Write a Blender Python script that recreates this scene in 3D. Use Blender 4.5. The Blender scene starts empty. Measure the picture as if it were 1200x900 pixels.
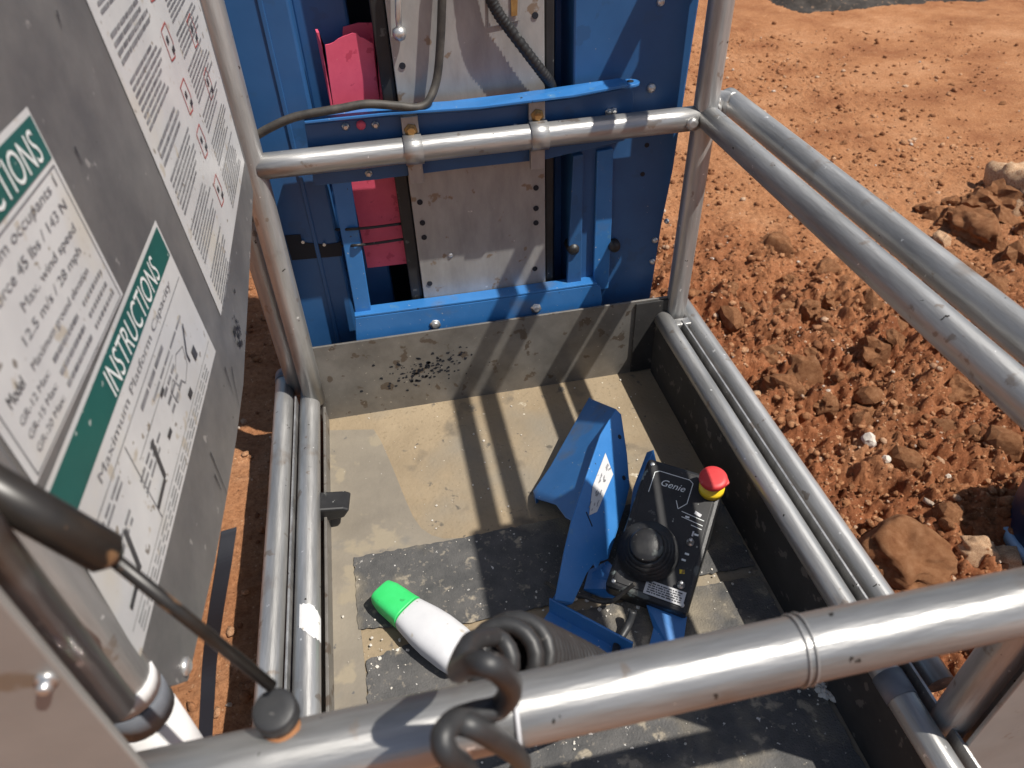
import bpy, bmesh, math, random
import numpy as np
from mathutils import Vector, Matrix

random.seed(7); rng = np.random.default_rng(7)
SC = bpy.context.scene
COL = SC.collection

# ------------------------------------------------------------------ camera
F_PX = 861.4
PITCH, YAW, ROLL = 0.7019, 0.1724, -0.0431
CAM = np.array([0.1416, -0.9526, 0.8327])
def _basis():
    cp, sp = math.cos(PITCH), math.sin(PITCH); cy, sy = math.cos(YAW), math.sin(YAW)
    fw = np.array([sy*cp, cy*cp, -sp]); rt = np.array([cy, -sy, 0.0]); up = np.cross(rt, fw)
    cr, sr = math.cos(ROLL), math.sin(ROLL)
    return cr*rt + sr*up, -sr*rt + cr*up, fw
RT, UP, FW = _basis()
cam_data = bpy.data.cameras.new('camera'); cam = bpy.data.objects.new('camera', cam_data); COL.objects.link(cam)
m = Matrix(((RT[0], UP[0], -FW[0], CAM[0]), (RT[1], UP[1], -FW[1], CAM[1]), (RT[2], UP[2], -FW[2], CAM[2]), (0, 0, 0, 1)))
cam.matrix_world = m
cam_data.sensor_fit = 'HORIZONTAL'; cam_data.sensor_width = 36; cam_data.lens = F_PX/1200*36
cam_data.clip_start = 0.02; cam_data.clip_end = 500
cam_data.dof.use_dof = True; cam_data.dof.focus_distance = 0.98; cam_data.dof.aperture_fstop = 10
SC.camera = cam

# ------------------------------------------------------------------ light
SUN_TO = Vector((0.50, -0.30, 1.0)).normalized()        # direction towards the sun
w = bpy.data.worlds.new('World'); SC.world = w; w.use_nodes = True
nt = w.node_tree; bg = nt.nodes['Background']
sky = nt.nodes.new('ShaderNodeTexSky'); sky.sky_type = 'NISHITA'; sky.sun_disc = False
sky.sun_elevation = math.asin(SUN_TO.z); sky.sun_rotation = math.atan2(SUN_TO.x, SUN_TO.y)
sky.dust_density = 1.5
nt.links.new(sky.outputs[0], bg.inputs[0]); bg.inputs[1].default_value = 0.075
sun_d = bpy.data.lights.new('sun', 'SUN'); sun_d.energy = 4.9; sun_d.angle = math.radians(0.6); sun_d.color = (1, 0.95, 0.87)
sun = bpy.data.objects.new('sun', sun_d); COL.objects.link(sun); sun.location = (3, -2, 6)
sun.rotation_euler = SUN_TO.to_track_quat('Z', 'Y').to_euler()
SC.view_settings.view_transform = 'Standard'; SC.view_settings.look = 'None'
SC.view_settings.exposure = 0.22; SC.view_settings.gamma = 1.0
SC.render.engine = 'CYCLES'

# ------------------------------------------------------------------ pixel -> place
def ray(px, py): return RT*(px-600)/F_PX - UP*(py-450)/F_PX + FW
def on(px, py, ax, v):
    """point where the line of sight of a photo pixel meets the plane axis=v"""
    d = ray(px, py); t = (v-CAM[ax])/d[ax]; return Vector(CAM + t*d)
def onx(px, py, v): return on(px, py, 0, v)
def ony(px, py, v): return on(px, py, 1, v)
def onz(px, py, v): return on(px, py, 2, v)

# ------------------------------------------------------------------ materials
def mat(name, c1, c2=None, rough=0.5, metal=0.0, scale=20, spots=None, spot_scale=60, spot_amt=0.62,
        bump=0.0, bump_scale=200, spec=0.5, rough_var=0.0, stretch=(1, 1, 1), detail=6, layer=None, coat=0):
    M = bpy.data.materials.new(name); M.use_nodes = True
    n = M.node_tree.nodes; L = M.node_tree.links; b = n['Principled BSDF']
    b.inputs['Roughness'].default_value = rough; b.inputs['Metallic'].default_value = metal
    b.inputs['Specular IOR Level'].default_value = spec; b.inputs['Coat Weight'].default_value = coat
    tc = n.new('ShaderNodeTexCoord'); mp = n.new('ShaderNodeMapping'); mp.inputs['Scale'].default_value = stretch
    L.new(tc.outputs['Object'], mp.inputs[0])
    nz = n.new('ShaderNodeTexNoise'); nz.inputs['Scale'].default_value = scale; nz.inputs['Detail'].default_value = detail
    nz.inputs['Roughness'].default_value = 0.65
    L.new(mp.outputs[0], nz.inputs['Vector'])
    rp = n.new('ShaderNodeValToRGB'); rp.color_ramp.elements[0].position = 0.34; rp.color_ramp.elements[1].position = 0.68
    rp.color_ramp.elements[0].color = (*c1, 1); rp.color_ramp.elements[1].color = (*(c2 or c1), 1)
    L.new(nz.outputs['Fac'], rp.inputs[0]); out = rp.outputs[0]
    def add_spots(out, col, sc_, amt, w_=0.035, det=4):
        s = n.new('ShaderNodeTexNoise'); s.inputs['Scale'].default_value = sc_; s.inputs['Detail'].default_value = det
        L.new(tc.outputs['Object'], s.inputs['Vector'])
        r = n.new('ShaderNodeValToRGB'); r.color_ramp.elements[0].position = amt; r.color_ramp.elements[1].position = amt+w_
        r.color_ramp.elements[0].color = (0, 0, 0, 1); r.color_ramp.elements[1].color = (1, 1, 1, 1)
        L.new(s.outputs['Fac'], r.inputs[0])
        mx = n.new('ShaderNodeMix'); mx.data_type = 'RGBA'
        L.new(r.outputs[0], mx.inputs[0]); L.new(out, mx.inputs[6]); mx.inputs[7].default_value = (*col, 1)
        return mx.outputs[2]
    if spots: out = add_spots(out, spots, spot_scale, spot_amt)
    if layer:
        for (col, sc_, amt, w_) in layer: out = add_spots(out, col, sc_, amt, w_)
    L.new(out, b.inputs['Base Color'])
    if rough_var:
        mr = n.new('ShaderNodeMapRange'); mr.inputs[3].default_value = rough-rough_var; mr.inputs[4].default_value = rough+rough_var
        n2 = n.new('ShaderNodeTexNoise'); n2.inputs['Scale'].default_value = scale*2.3; n2.inputs['Detail'].default_value = 5
        L.new(mp.outputs[0], n2.inputs['Vector']); L.new(n2.outputs['Fac'], mr.inputs[0]); L.new(mr.outputs[0], b.inputs['Roughness'])
    if bump:
        bn = n.new('ShaderNodeTexNoise'); bn.inputs['Scale'].default_value = bump_scale; bn.inputs['Detail'].default_value = 6
        L.new(mp.outputs[0], bn.inputs['Vector'])
        bp = n.new('ShaderNodeBump'); bp.inputs['Strength'].default_value = bump; bp.inputs['Distance'].default_value = 0.004
        L.new(bn.outputs['Fac'], bp.inputs['Height']); L.new(bp.outputs[0], b.inputs['Normal'])
    return M

M = {}
for _ax in 'XYZ':
    _st = {'X': (.12, 1, 1), 'Y': (1, .12, 1), 'Z': (1, 1, .12)}[_ax]
    _m = mat('aluminium_tube_'+_ax.lower(), (.25, .248, .243), (.54, .535, .525), rough=.43, metal=.66, scale=30, spots=(.30, .265, .235), spot_scale=38, stretch=_st,
             spot_amt=.65, bump=.12, bump_scale=300, detail=9, rough_var=.10, layer=[((.78, .77, .75), 95, .715, .02), ((.06, .055, .05), 85, .715, .01), ((.24, .19, .15), 14, .63, .12)])
    _n = _m.node_tree.nodes; _b = _n['Principled BSDF']; _t = _n.new('ShaderNodeTangent'); _t.direction_type = 'RADIAL'; _t.axis = _ax
    _m.node_tree.links.new(_t.outputs[0], _b.inputs['Tangent']); _b.inputs['Anisotropic'].default_value = .55; _b.inputs['Anisotropic Rotation'].default_value = .25
    M['alu_'+_ax.lower()] = _m
M['alu'] = M['alu_z']
M['alu_dull'] = mat('aluminium_sheet_dull', (.17, .17, .175), (.27, .265, .26), rough=.5, metal=.55, scale=14, spots=(.42, .41, .40), spot_scale=70,
                    spot_amt=.69, bump=.03, bump_scale=400, rough_var=.08, layer=[((.08, .075, .07), 110, .73, .02)])
M['alu_mast'] = mat('aluminium_mast_cover', (.30, .295, .29), (.43, .425, .415), rough=.45, metal=.4, scale=10, spots=(.26, .20, .15), spot_scale=38,
                    spot_amt=.64, rough_var=.1, stretch=(3, 3, 1), layer=[((.62, .60, .57), 120, .73, .02)])
M['alu_toe'] = mat('aluminium_toe_board', (.165, .155, .142), (.26, .245, .225), rough=.5, metal=.5, scale=16, spots=(.13, .105, .085), spot_scale=40,
                   spot_amt=.60, rough_var=.1, bump=.05, layer=[((.45, .42, .37), 160, .70, .02)])
M['blue'] = mat('blue_paint', (.020, .082, .215), (.028, .108, .27), rough=.42, scale=8, spots=(.024, .085, .21), spot_scale=30, spot_amt=.62,
                rough_var=.08, layer=[((.30, .30, .30), 190, .755, .015)])
M['blue_bright'] = mat('blue_bracket_paint', (.028, .150, .40), (.040, .18, .46), rough=.34, scale=18, spots=(.06, .19, .40), spot_scale=45, spot_amt=.66,
                       rough_var=.08, layer=[((.45, .46, .46), 210, .715, .02), ((.02, .03, .05), 90, .725, .01), ((.10, .14, .22), 12, .60, .14)])
M['black'] = mat('black_plastic', (.012, .012, .013), (.022, .022, .023), rough=.5, scale=40, spots=(.09, .09, .085), spot_scale=60, spot_amt=.66, rough_var=.1, layer=[((.30, .31, .29), 150, .72, .02)])
M['box_black'] = mat('control_box_black', (.010, .010, .011), (.022, .022, .023), rough=.42, scale=30, spots=(.085, .095, .09), spot_scale=22, spot_amt=.62,
                     bump=.05, bump_scale=300, rough_var=.12, layer=[((.35, .34, .32), 210, .72, .02), ((.16, .19, .18), 55, .66, .03)])
M['plate_grey'] = mat('entry_plate_grey', (.27, .26, .245), (.36, .345, .325), rough=.45, metal=.25, scale=6, layer=[((.22, .18, .14), 30, .66, .05)], rough_var=.08)
M['rubber'] = mat('grey_rubber', (.020, .0205, .022), (.034, .0345, .036), rough=.48, scale=40, spots=(.10, .095, .09), spot_scale=100, spot_amt=.68, bump=.04)
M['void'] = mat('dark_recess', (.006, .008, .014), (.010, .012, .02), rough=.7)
M['red'] = mat('red_plastic', (.62, .075, .14), (.70, .10, .17), rough=.55, scale=35, spots=(.50, .05, .10), spot_scale=60, spot_amt=.6,
               layer=[((.65, .20, .22), 140, .72, .02)])
M['estop'] = mat('red_button', (.52, .03, .035), (.60, .05, .05), rough=.5, scale=30, layer=[((.62, .22, .20), 50, .60, .08)])
M['yellow'] = mat('yellow_plastic', (.75, .50, .02), (.80, .58, .03), rough=.4, layer=[((.25, .16, .03), 60, .62, .03)])
M['green'] = mat('green_plastic', (.035, .55, .13), (.05, .62, .17), rough=.42, scale=30, layer=[((.03, .36, .09), 60, .66, .05)])
M['white'] = mat('white_plastic', (.50, .50, .52), (.60, .60, .61), rough=.55, scale=14, layer=[((.45, .41, .35), 50, .66, .06), ((.35, .3, .25), 160, .71, .02)])
M['tape_white'] = mat('white_tape', (.62, .62, .62), (.72, .71, .70), rough=.55, scale=20, layer=[((.40, .36, .30), 60, .63, .04)], bump=.1, bump_scale=60)
M['tape_grey'] = mat('grey_tape', (.10, .11, .13), (.15, .16, .18), rough=.5, scale=30)
M['sticker'] = mat('white_sticker', (.50, .50, .505), (.62, .62, .615), rough=.34, scale=10, layer=[((.55, .52, .46), 12, .56, .16), ((.46, .42, .36), 60, .63, .06), ((.26, .23, .19), 110, .68, .02), ((.22, .20, .18), 40, .70, .02)])
M['teal'] = mat('green_band_print', (.010, .085, .075), (.014, .11, .095), rough=.33, scale=20, layer=[((.35, .40, .38), 130, .715, .015)])
M['ink'] = mat('dark_print', (.035, .035, .04), (.07, .07, .075), rough=.4, scale=40)
M['ink_faint'] = mat('faded_print', (.12, .12, .13), (.30, .30, .31), rough=.4, scale=60)
M['ink_red'] = mat('red_print', (.34, .06, .05), (.42, .09, .08), rough=.4)
M['print_white'] = mat('white_print', (.70, .74, .73), (.78, .80, .79), rough=.4)
M['mat'] = mat('anti_slip_mat', (.06, .06, .06), (.115, .11, .105), rough=.9, scale=26, spots=(.16, .145, .125), spot_scale=150, spot_amt=.63,
               bump=.5, bump_scale=420, layer=[((.50, .48, .45), 130, .70, .015), ((.24, .205, .15), 9, .55, .16), ((.30, .26, .20), 36, .62, .06), ((.6, .58, .55), 60, .735, .015)])
M['floor'] = mat('dusty_floor', (.225, .172, .108), (.315, .245, .158), rough=.8, metal=0, scale=7, spots=(.24, .185, .115), spot_scale=170, spot_amt=.60, detail=9,
                 bump=.3, bump_scale=180, layer=[((.215, .19, .15), 5, .50, .18), ((.14, .115, .085), 18, .60, .14), ((.11, .095, .075), 45, .66, .05), ((.12, .10, .08), 85, .70, .03), ((.60, .54, .43), 26, .715, .05), ((.65, .60, .5), 140, .74, .02)])
M['floor_plate'] = mat('worn_floor_plate', (.20, .175, .14), (.275, .24, .188), rough=.6, metal=.15, scale=9, spots=(.30, .255, .185), spot_scale=14, spot_amt=.58, detail=9,
                       bump=.12, bump_scale=160, layer=[((.20, .185, .16), 16, .60, .14), ((.12, .115, .11), 60, .69, .03), ((.66, .63, .57), 130, .73, .02)])
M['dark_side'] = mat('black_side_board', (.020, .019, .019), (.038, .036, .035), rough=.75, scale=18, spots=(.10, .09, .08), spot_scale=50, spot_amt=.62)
M['brass'] = mat('rusty_bolt', (.30, .16, .06), (.45, .28, .10), rough=.5, metal=.6, scale=120)
M['steel'] = mat('zinc_bolt', (.55, .55, .54), (.68, .67, .65), rough=.35, metal=.8, scale=80)
M['rust'] = mat('rusty_steel', (.22, .085, .03), (.40, .19, .08), rough=.8, scale=60, bump=.3)
M['strut_dark'] = mat('strut_cylinder_paint', (.012, .011, .010), (.032, .026, .021), rough=.38, scale=22, spots=(.18, .10, .05), spot_scale=40, spot_amt=.63)
M['navy'] = mat('navy_plastic', (.008, .018, .055), (.012, .026, .075), rough=.4, scale=20, layer=[((.10, .07, .05), 40, .66, .05)])
M['pale_blue'] = mat('pale_blue_plastic', (.22, .38, .55), (.30, .45, .62), rough=.5)
M['cable'] = mat('cable_sheath', (.028, .026, .024), (.075, .065, .055), rough=.6, scale=60, stretch=(1, 1, 1))
M['crumb'] = mat('mortar_crumb', (.50, .46, .40), (.68, .64, .57), rough=.9, scale=80, bump=.3)

def soil_material(name, base_scale=1.0, island=False):
    Mt = bpy.data.materials.new(name); Mt.use_nodes = True
    n = Mt.node_tree.nodes; L = Mt.node_tree.links; b = n['Principled BSDF']
    b.inputs['Roughness'].default_value = .95; b.inputs['Specular IOR Level'].default_value = .15
    tc = n.new('ShaderNodeTexCoord')
    def noise(s, d=8, r=.65):
        x = n.new('ShaderNodeTexNoise'); x.inputs['Scale'].default_value = s; x.inputs['Detail'].default_value = d
        x.inputs['Roughness'].default_value = r; L.new(tc.outputs['Object'], x.inputs['Vector']); return x
    def ramp(f, stops):
        r = n.new('ShaderNodeValToRGB'); e = r.color_ramp.elements
        while len(e) < len(stops): e.new(.5)
        for k, (p, c) in enumerate(stops): e[k].position = p; e[k].color = (*c, 1)
        L.new(f, r.inputs[0]); return r.outputs[0]
    def mix(f, a, bb, mode='MIX', fac=None):
        x = n.new('ShaderNodeMix'); x.data_type = 'RGBA'; x.blend_type = mode
        if fac is not None: x.inputs[0].default_value = fac
        else: L.new(f, x.inputs[0])
        L.new(a, x.inputs[6])
        if isinstance(bb, tuple): x.inputs[7].default_value = (*bb, 1)
        else: L.new(bb, x.inputs[7])
        return x.outputs[2]
    c = ramp(noise(3.0*base_scale).outputs['Fac'], [(.32, (.27, .108, .048)), (.5, (.385, .175, .080)), (.70, (.49, .25, .128))])
    if name != 'dry_red_clod':
        at = n.new('ShaderNodeAttribute'); at.attribute_name = 'dug'
        dug = ramp(noise(14*base_scale, 8, .7).outputs['Fac'], [(.34, (.19, .066, .029)), (.52, (.32, .120, .052)), (.72, (.48, .215, .105))])
        c = mix(at.outputs['Fac'], c, dug)
    c = mix(None, c, ramp(noise(120*base_scale, 4, .8).outputs['Fac'], [(.30, (.55, .5, .48)), (.5, (1, 1, 1)), (.72, (1.35, 1.4, 1.45))]), 'MULTIPLY', .8)
    sp = n.new('ShaderNodeTexVoronoi'); sp.inputs['Scale'].default_value = 130*base_scale; L.new(tc.outputs['Object'], sp.inputs['Vector'])
    s_ = ramp(sp.outputs['Distance'], [(.10, (1, 1, 1)), (.26, (0, 0, 0))])
    nm = n.new('ShaderNodeMath'); nm.operation = 'MULTIPLY'; L.new(s_, nm.inputs[0])
    L.new(ramp(noise(24, 3).outputs['Fac'], [(.47, (0, 0, 0)), (.62, (.9, .9, .9))]), nm.inputs[1])
    c = mix(nm.outputs[0], c, (.68, .44, .26))
    if island:
        g = n.new('ShaderNodeNewGeometry')
        isl = ramp(g.outputs['Random Per Island'], [(.0, (.55, .50, .5)), (.55, (1.0, 1.0, 1.0)), (.90, (1.3, 1.5, 1.7)), (.975, (1.5, 2.3, 3.4)), (1.0, (1.6, 3.0, 5.5))])
        c = mix(None, c, isl, 'MULTIPLY', 1.0)
    L.new(c, b.inputs['Base Color'])
    bp = n.new('ShaderNodeBump'); bp.inputs['Strength'].default_value = .8; bp.inputs['Distance'].default_value = .010
    L.new(noise(70*base_scale, 10, .75).outputs['Fac'], bp.inputs['Height'])
    bp2 = n.new('ShaderNodeBump'); bp2.inputs['Strength'].default_value = .7; bp2.inputs['Distance'].default_value = .004
    L.new(noise(320*base_scale, 4, .7).outputs['Fac'], bp2.inputs['Height']); L.new(bp.outputs[0], bp2.inputs['Normal'])
    L.new(bp2.outputs[0], b.inputs['Normal'])
    return Mt
M['soil'] = soil_material('red_soil')
M['clod'] = soil_material('dry_red_clod', 1.3)
M['pebble'] = soil_material('red_gravel', 1.0, True)
M['stone'] = mat('tan_stone', (.40, .24, .13), (.58, .40, .25), rough=.9, scale=14, spots=(.30, .13, .06), spot_scale=30, spot_amt=.56, bump=.5, bump_scale=60)
M['pale_stone'] = mat('pale_stone', (.55, .48, .40), (.72, .66, .58), rough=.9, scale=30, bump=.4, bump_scale=90)
M['heap_shade'] = mat('shadow_heap_dark', (.020, .016, .014), (.06, .05, .042), rough=.95, scale=18, spots=(.14, .09, .06), spot_scale=40, spot_amt=.62, bump=.8, bump_scale=60)  # near-black tone paints the far shadow into the heap's colour

# ------------------------------------------------------------------ mesh helpers
class MB:
    def __init__(s): s.v = []; s.f = []; s.smooth = []
    def add(s, verts, faces, smooth=False):
        o = len(s.v); s.v += [tuple(p) for p in verts]; s.f += [tuple(i+o for i in f) for f in faces]; s.smooth += [smooth]*len(faces); return s
    def box(s, lo, hi):
        x0, y0, z0 = lo; x1, y1, z1 = hi
        return s.obox(Vector(((x0+x1)/2, (y0+y1)/2, (z0+z1)/2)), Vector((1, 0, 0)), Vector((0, 1, 0)), Vector((0, 0, 1)), (x1-x0, y1-y0, z1-z0))
    def obox(s, c, ex, ey, ez, size, ch=0.0):
        """box with axes ex,ey,ez; ch = chamfer on the edges of the +ez face"""
        a, b, h = size[0]/2, size[1]/2, size[2]/2
        P = lambda i, j, k: c+ex*i+ey*j+ez*k
        if ch <= 0:
            v = [P(-a, -b, -h), P(a, -b, -h), P(a, b, -h), P(-a, b, -h), P(-a, -b, h), P(a, -b, h), P(a, b, h), P(-a, b, h)]
            return s.add(v, [(3, 2, 1, 0), (4, 5, 6, 7), (0, 1, 5, 4), (1, 2, 6, 5), (2, 3, 7, 6), (3, 0, 4, 7)])
        def ring(i, j, q, k): return [P(-i+q, -j, k), P(i-q, -j, k), P(i, -j+q, k), P(i, j-q, k), P(i-q, j, k), P(-i+q, j, k), P(-i, j-q, k), P(-i, -j+q, k)]
        v = ring(a, b, ch, -h)+ring(a, b, ch, h-ch)+ring(a-ch, b-ch, ch*.6, h)
        f = [tuple(range(7, -1, -1)), tuple(range(16, 24))]
        for r in (0, 8):
            for i in range(8): f.append((r+i, r+(i+1) % 8, r+8+(i+1) % 8, r+8+i))
        return s.add(v, f)
    def prism(s, pts, off):
        """polygon pts (Vectors) extruded by off"""
        n = len(pts); off = Vector(off); v = list(pts)+[p+off for p in pts]
        f = [tuple(range(n)), tuple(range(2*n-1, n-1, -1))]+[(i, i+n, (i+1) % n+n, (i+1) % n) for i in range(n)]
        return s.add(v, f)
    def sheet(s, pts): return s.add(pts, [tuple(range(len(pts)))])
    def tube(s, path, r, seg=20, caps=True, closed=False):
        path = [Vector(p) for p in path]; n = len(path)
        R = r if isinstance(r, (list, tuple)) else [r]*n
        T = []
        for i in range(n):
            a = path[(i-1) % n] if (closed or i > 0) else path[i]; b = path[(i+1) % n] if (closed or i < n-1) else path[i]
            T.append((b-a).normalized())
        u = T[0].orthogonal().normalized(); v = []
        for i in range(n):
            u = (u-T[i]*u.dot(T[i])).normalized(); wv = T[i].cross(u)
            for k in range(seg):
                a = 2*math.pi*k/seg; v.append(path[i]+(u*math.cos(a)+wv*math.sin(a))*R[i])
        f = []
        for i in range(n-1 if not closed else n):
            j = (i+1) % n
            for k in range(seg): f.append((i*seg+k, i*seg+(k+1) % seg, j*seg+(k+1) % seg, j*seg+k))
        s.add(v, f, True)
        if caps and not closed:
            o = len(s.v)-n*seg
            s.f += [tuple(o+k for k in range(seg-1, -1, -1)), tuple(o+(n-1)*seg+k for k in range(seg))]; s.smooth += [False, False]
        return s
    def cyl(s, a, b, r, seg=16): return s.tube([a, b], r, seg)
    def lathe(s, base, axis, prof, seg=24, flat=None, u0=None, sq=2.0):
        """prof: list of (radius, height); flat=(su,sv) ellipse factors"""
        axis = Vector(axis).normalized(); u = Vector(u0).normalized() if u0 else axis.orthogonal().normalized(); u = (u-axis*u.dot(axis)).normalized(); wv = axis.cross(u)
        fu, fv = flat or (1, 1); v = []; f = []
        for (r, h) in prof:
            for k in range(seg):
                a = 2*math.pi*k/seg; q_ = (abs(math.cos(a))**sq+abs(math.sin(a))**sq)**(-1/sq)*r; v.append(Vector(base)+axis*h+u*math.cos(a)*q_*fu+wv*math.sin(a)*q_*fv)
        for i in range(len(prof)-1):
            for k in range(seg): f.append((i*seg+k, i*seg+(k+1) % seg, (i+1)*seg+(k+1) % seg, (i+1)*seg+k))
        s.add(v, f, True); o = len(s.v)-len(v)
        s.f += [tuple(o+k for k in range(seg-1, -1, -1)), tuple(o+(len(prof)-1)*seg+k for k in range(seg))]; s.smooth += [False, False]
        return s
    def build(s, name, material, parent=None, bevel=0, solid=0):
        org = WORLD_LOC.get(parent.name, Vector((0, 0, 0))) if parent else None
        if org is None:
            org = Vector((sum(p[0] for p in s.v)/len(s.v), sum(p[1] for p in s.v)/len(s.v), min(p[2] for p in s.v)))
        me = bpy.data.meshes.new(name); me.from_pydata([(p[0]-org.x, p[1]-org.y, p[2]-org.z) for p in s.v], [], s.f)
        me.polygons.foreach_set('use_smooth', s.smooth)
        me.materials.append(M[material] if isinstance(material, str) else material)
        o = bpy.data.objects.new(name, me); COL.objects.link(o)
        bm = bmesh.new(); bm.from_mesh(me); bmesh.ops.recalc_face_normals(bm, faces=bm.faces); bm.to_mesh(me); bm.free()
        if parent: o.parent = parent
        else: o.location = org
        WORLD_LOC[o.name] = org.copy()
        if solid:
            md = o.modifiers.new('solid', 'SOLIDIFY'); md.thickness = solid; md.offset = 0
        if bevel:
            md = o.modifiers.new('bevel', 'BEVEL'); md.width = bevel; md.segments = 2; md.limit_method = 'ANGLE'; md.angle_limit = math.radians(40)
        return o
WORLD_LOC = {}
def empty(name, loc):
    e = bpy.data.objects.new(name, None); COL.objects.link(e); e.location = loc; e.empty_display_size = .1
    WORLD_LOC[e.name] = Vector(loc); return e
def tag(o, label=None, cat=None, group=None, kind=None):
    if label: o['label'] = label
    if cat: o['category'] = cat
    if group: o['group'] = group
    if kind: o['kind'] = kind
    return o
def spline(pts, n=12):
    """Catmull-Rom through points"""
    P = [Vector(p) for p in pts]; P = [P[0]*2-P[1]]+P+[P[-1]*2-P[-2]]; out = []
    for i in range(1, len(P)-2):
        p0, p1, p2, p3 = P[i-1:i+3]
        for k in range(n):
            t = k/n
            out.append(.5*((2*p1)+(p2-p0)*t+(2*p0-5*p1+4*p2-p3)*t*t+(3*p1-p0-3*p2+p3)*t**3))
    out.append(P[-2]); return out

# vectorised value noise
_perm = rng.random((256, 256))
def vnoise(x, y, s, seed=0):
    x = x*s+seed*17.3+1000; y = y*s+seed*9.7+1000
    xi = np.floor(x).astype(int); yi = np.floor(y).astype(int); fx = x-xi; fy = y-yi
    fx = fx*fx*(3-2*fx); fy = fy*fy*(3-2*fy)
    g = lambda a, b: _perm[a & 255, b & 255]
    return (g(xi, yi)*(1-fx)+g(xi+1, yi)*fx)*(1-fy)+(g(xi, yi+1)*(1-fx)+g(xi+1, yi+1)*fx)*fy-.5
def fbm(x, y, s, octv=4, seed=0, gain=.5):
    t = 0; a = 1
    for k in range(octv): t = t+a*vnoise(x, y, s*2**k, seed+k*3); a *= gain
    return t

# ================================================================== THE SETTING
GZ = -0.42
def rough_mask(x, y):
    d = (1.12 + .18*np.sin(x*2.1)) - y + .25*fbm(x, y, 2.0, 3, 5)
    a = np.clip(d/.55, 0, 1)
    return a*np.clip((x-.35)/.35, 0.15, 1)
def ground_h(x, y):
    x = np.asarray(x, float); y = np.asarray(y, float)
    r = rough_mask(x, y)
    h = .03*fbm(x, y, .9, 3, 1) + .008*fbm(x, y, 7, 4, 2)
    cl = fbm(x, y, 9, 3, 11)
    h = h + r*(.035*np.clip((x-.7)/.8, 0, 1))
    cr_ = 1-np.abs(2*vnoise(x, y, 13, 61)); cr2 = 1-np.abs(2*vnoise(x, y, 29, 63))
    h = h + r*(.030*(np.floor(cr_*5+.5*cr2)/5-.6) + .014*(cr2-.5))
    h = h + r*(.060*np.abs(fbm(x, y, 5.0, 3, 21)) + .045*np.maximum(cl, -.12) + .044*fbm(x, y, 20, 4, 31, .66) + .022*fbm(x, y, 64, 3, 41, .6) - .022)
    h = h + (1-r)*(.0065*fbm(x, y, 55, 3, 51, .75) + .006*np.maximum(fbm(x, y, 26, 3, 57), .12))
    far = np.clip((np.hypot(x, y)-6)/30, 0, 1)
    sun_bank = np.clip((-.03-x)/.09, 0, 1); sun_bank = sun_bank*sun_bank*(3-2*sun_bank)*np.clip((x+6)/3, 0, 1)*np.clip((6-y)/3, 0, 1)*np.clip((y+5)/3, 0, 1)   # ground shaped higher left of the lift so sun patches land by the rails
    return GZ + h*(1-far) + .30*sun_bank
def spaced(lo, hi, d): return np.arange(lo, hi, d)
def expo(start, end, n): return start+np.sign(end-start)*(np.geomspace(.02, abs(end-start)+.02, n)-.02)[1:]
gx = np.concatenate([expo(-1.3, -80, 32)[::-1], spaced(-1.3, .55, .014), spaced(.55, 2.5, .0055), spaced(2.5, 5, .03), expo(5, 80, 30)])
gy = np.concatenate([expo(-1.0, -80, 32)[::-1], spaced(-1.0, 1.45, .0055), spaced(1.45, 4.6, .016), expo(4.6, 80, 34)])
X, Y = np.meshgrid(gx, gy); Z = ground_h(X, Y)
nx, ny = len(gx), len(gy)
gv = np.stack([X.ravel(), Y.ravel(), Z.ravel()], 1)
ii = (np.arange(ny-1)[:, None]*nx+np.arange(nx-1)[None, :]).ravel()
gf = np.stack([ii, ii+1, ii+nx+1, ii+nx], 1)
me = bpy.data.meshes.new('ground'); me.vertices.add(len(gv)); me.vertices.foreach_set('co', gv.ravel())
me.loops.add(gf.size); me.loops.foreach_set('vertex_index', gf.ravel().astype(np.int32))
me.polygons.add(len(gf)); me.polygons.foreach_set('loop_start', np.arange(0, gf.size, 4, dtype=np.int32))
me.polygons.foreach_set('use_smooth', np.ones(len(gf), bool)); me.update(); me.materials.append(M['soil'])
at_ = me.attributes.new('dug', 'FLOAT', 'POINT'); at_.data.foreach_set('value', (rough_mask(X, Y)*np.clip(1.0+1.2*fbm(X, Y, 6, 3, 71), 0, 1)).ravel().astype(np.float32))
ground = bpy.data.objects.new('ground', me); COL.objects.link(ground); tag(ground, kind='structure')

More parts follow.
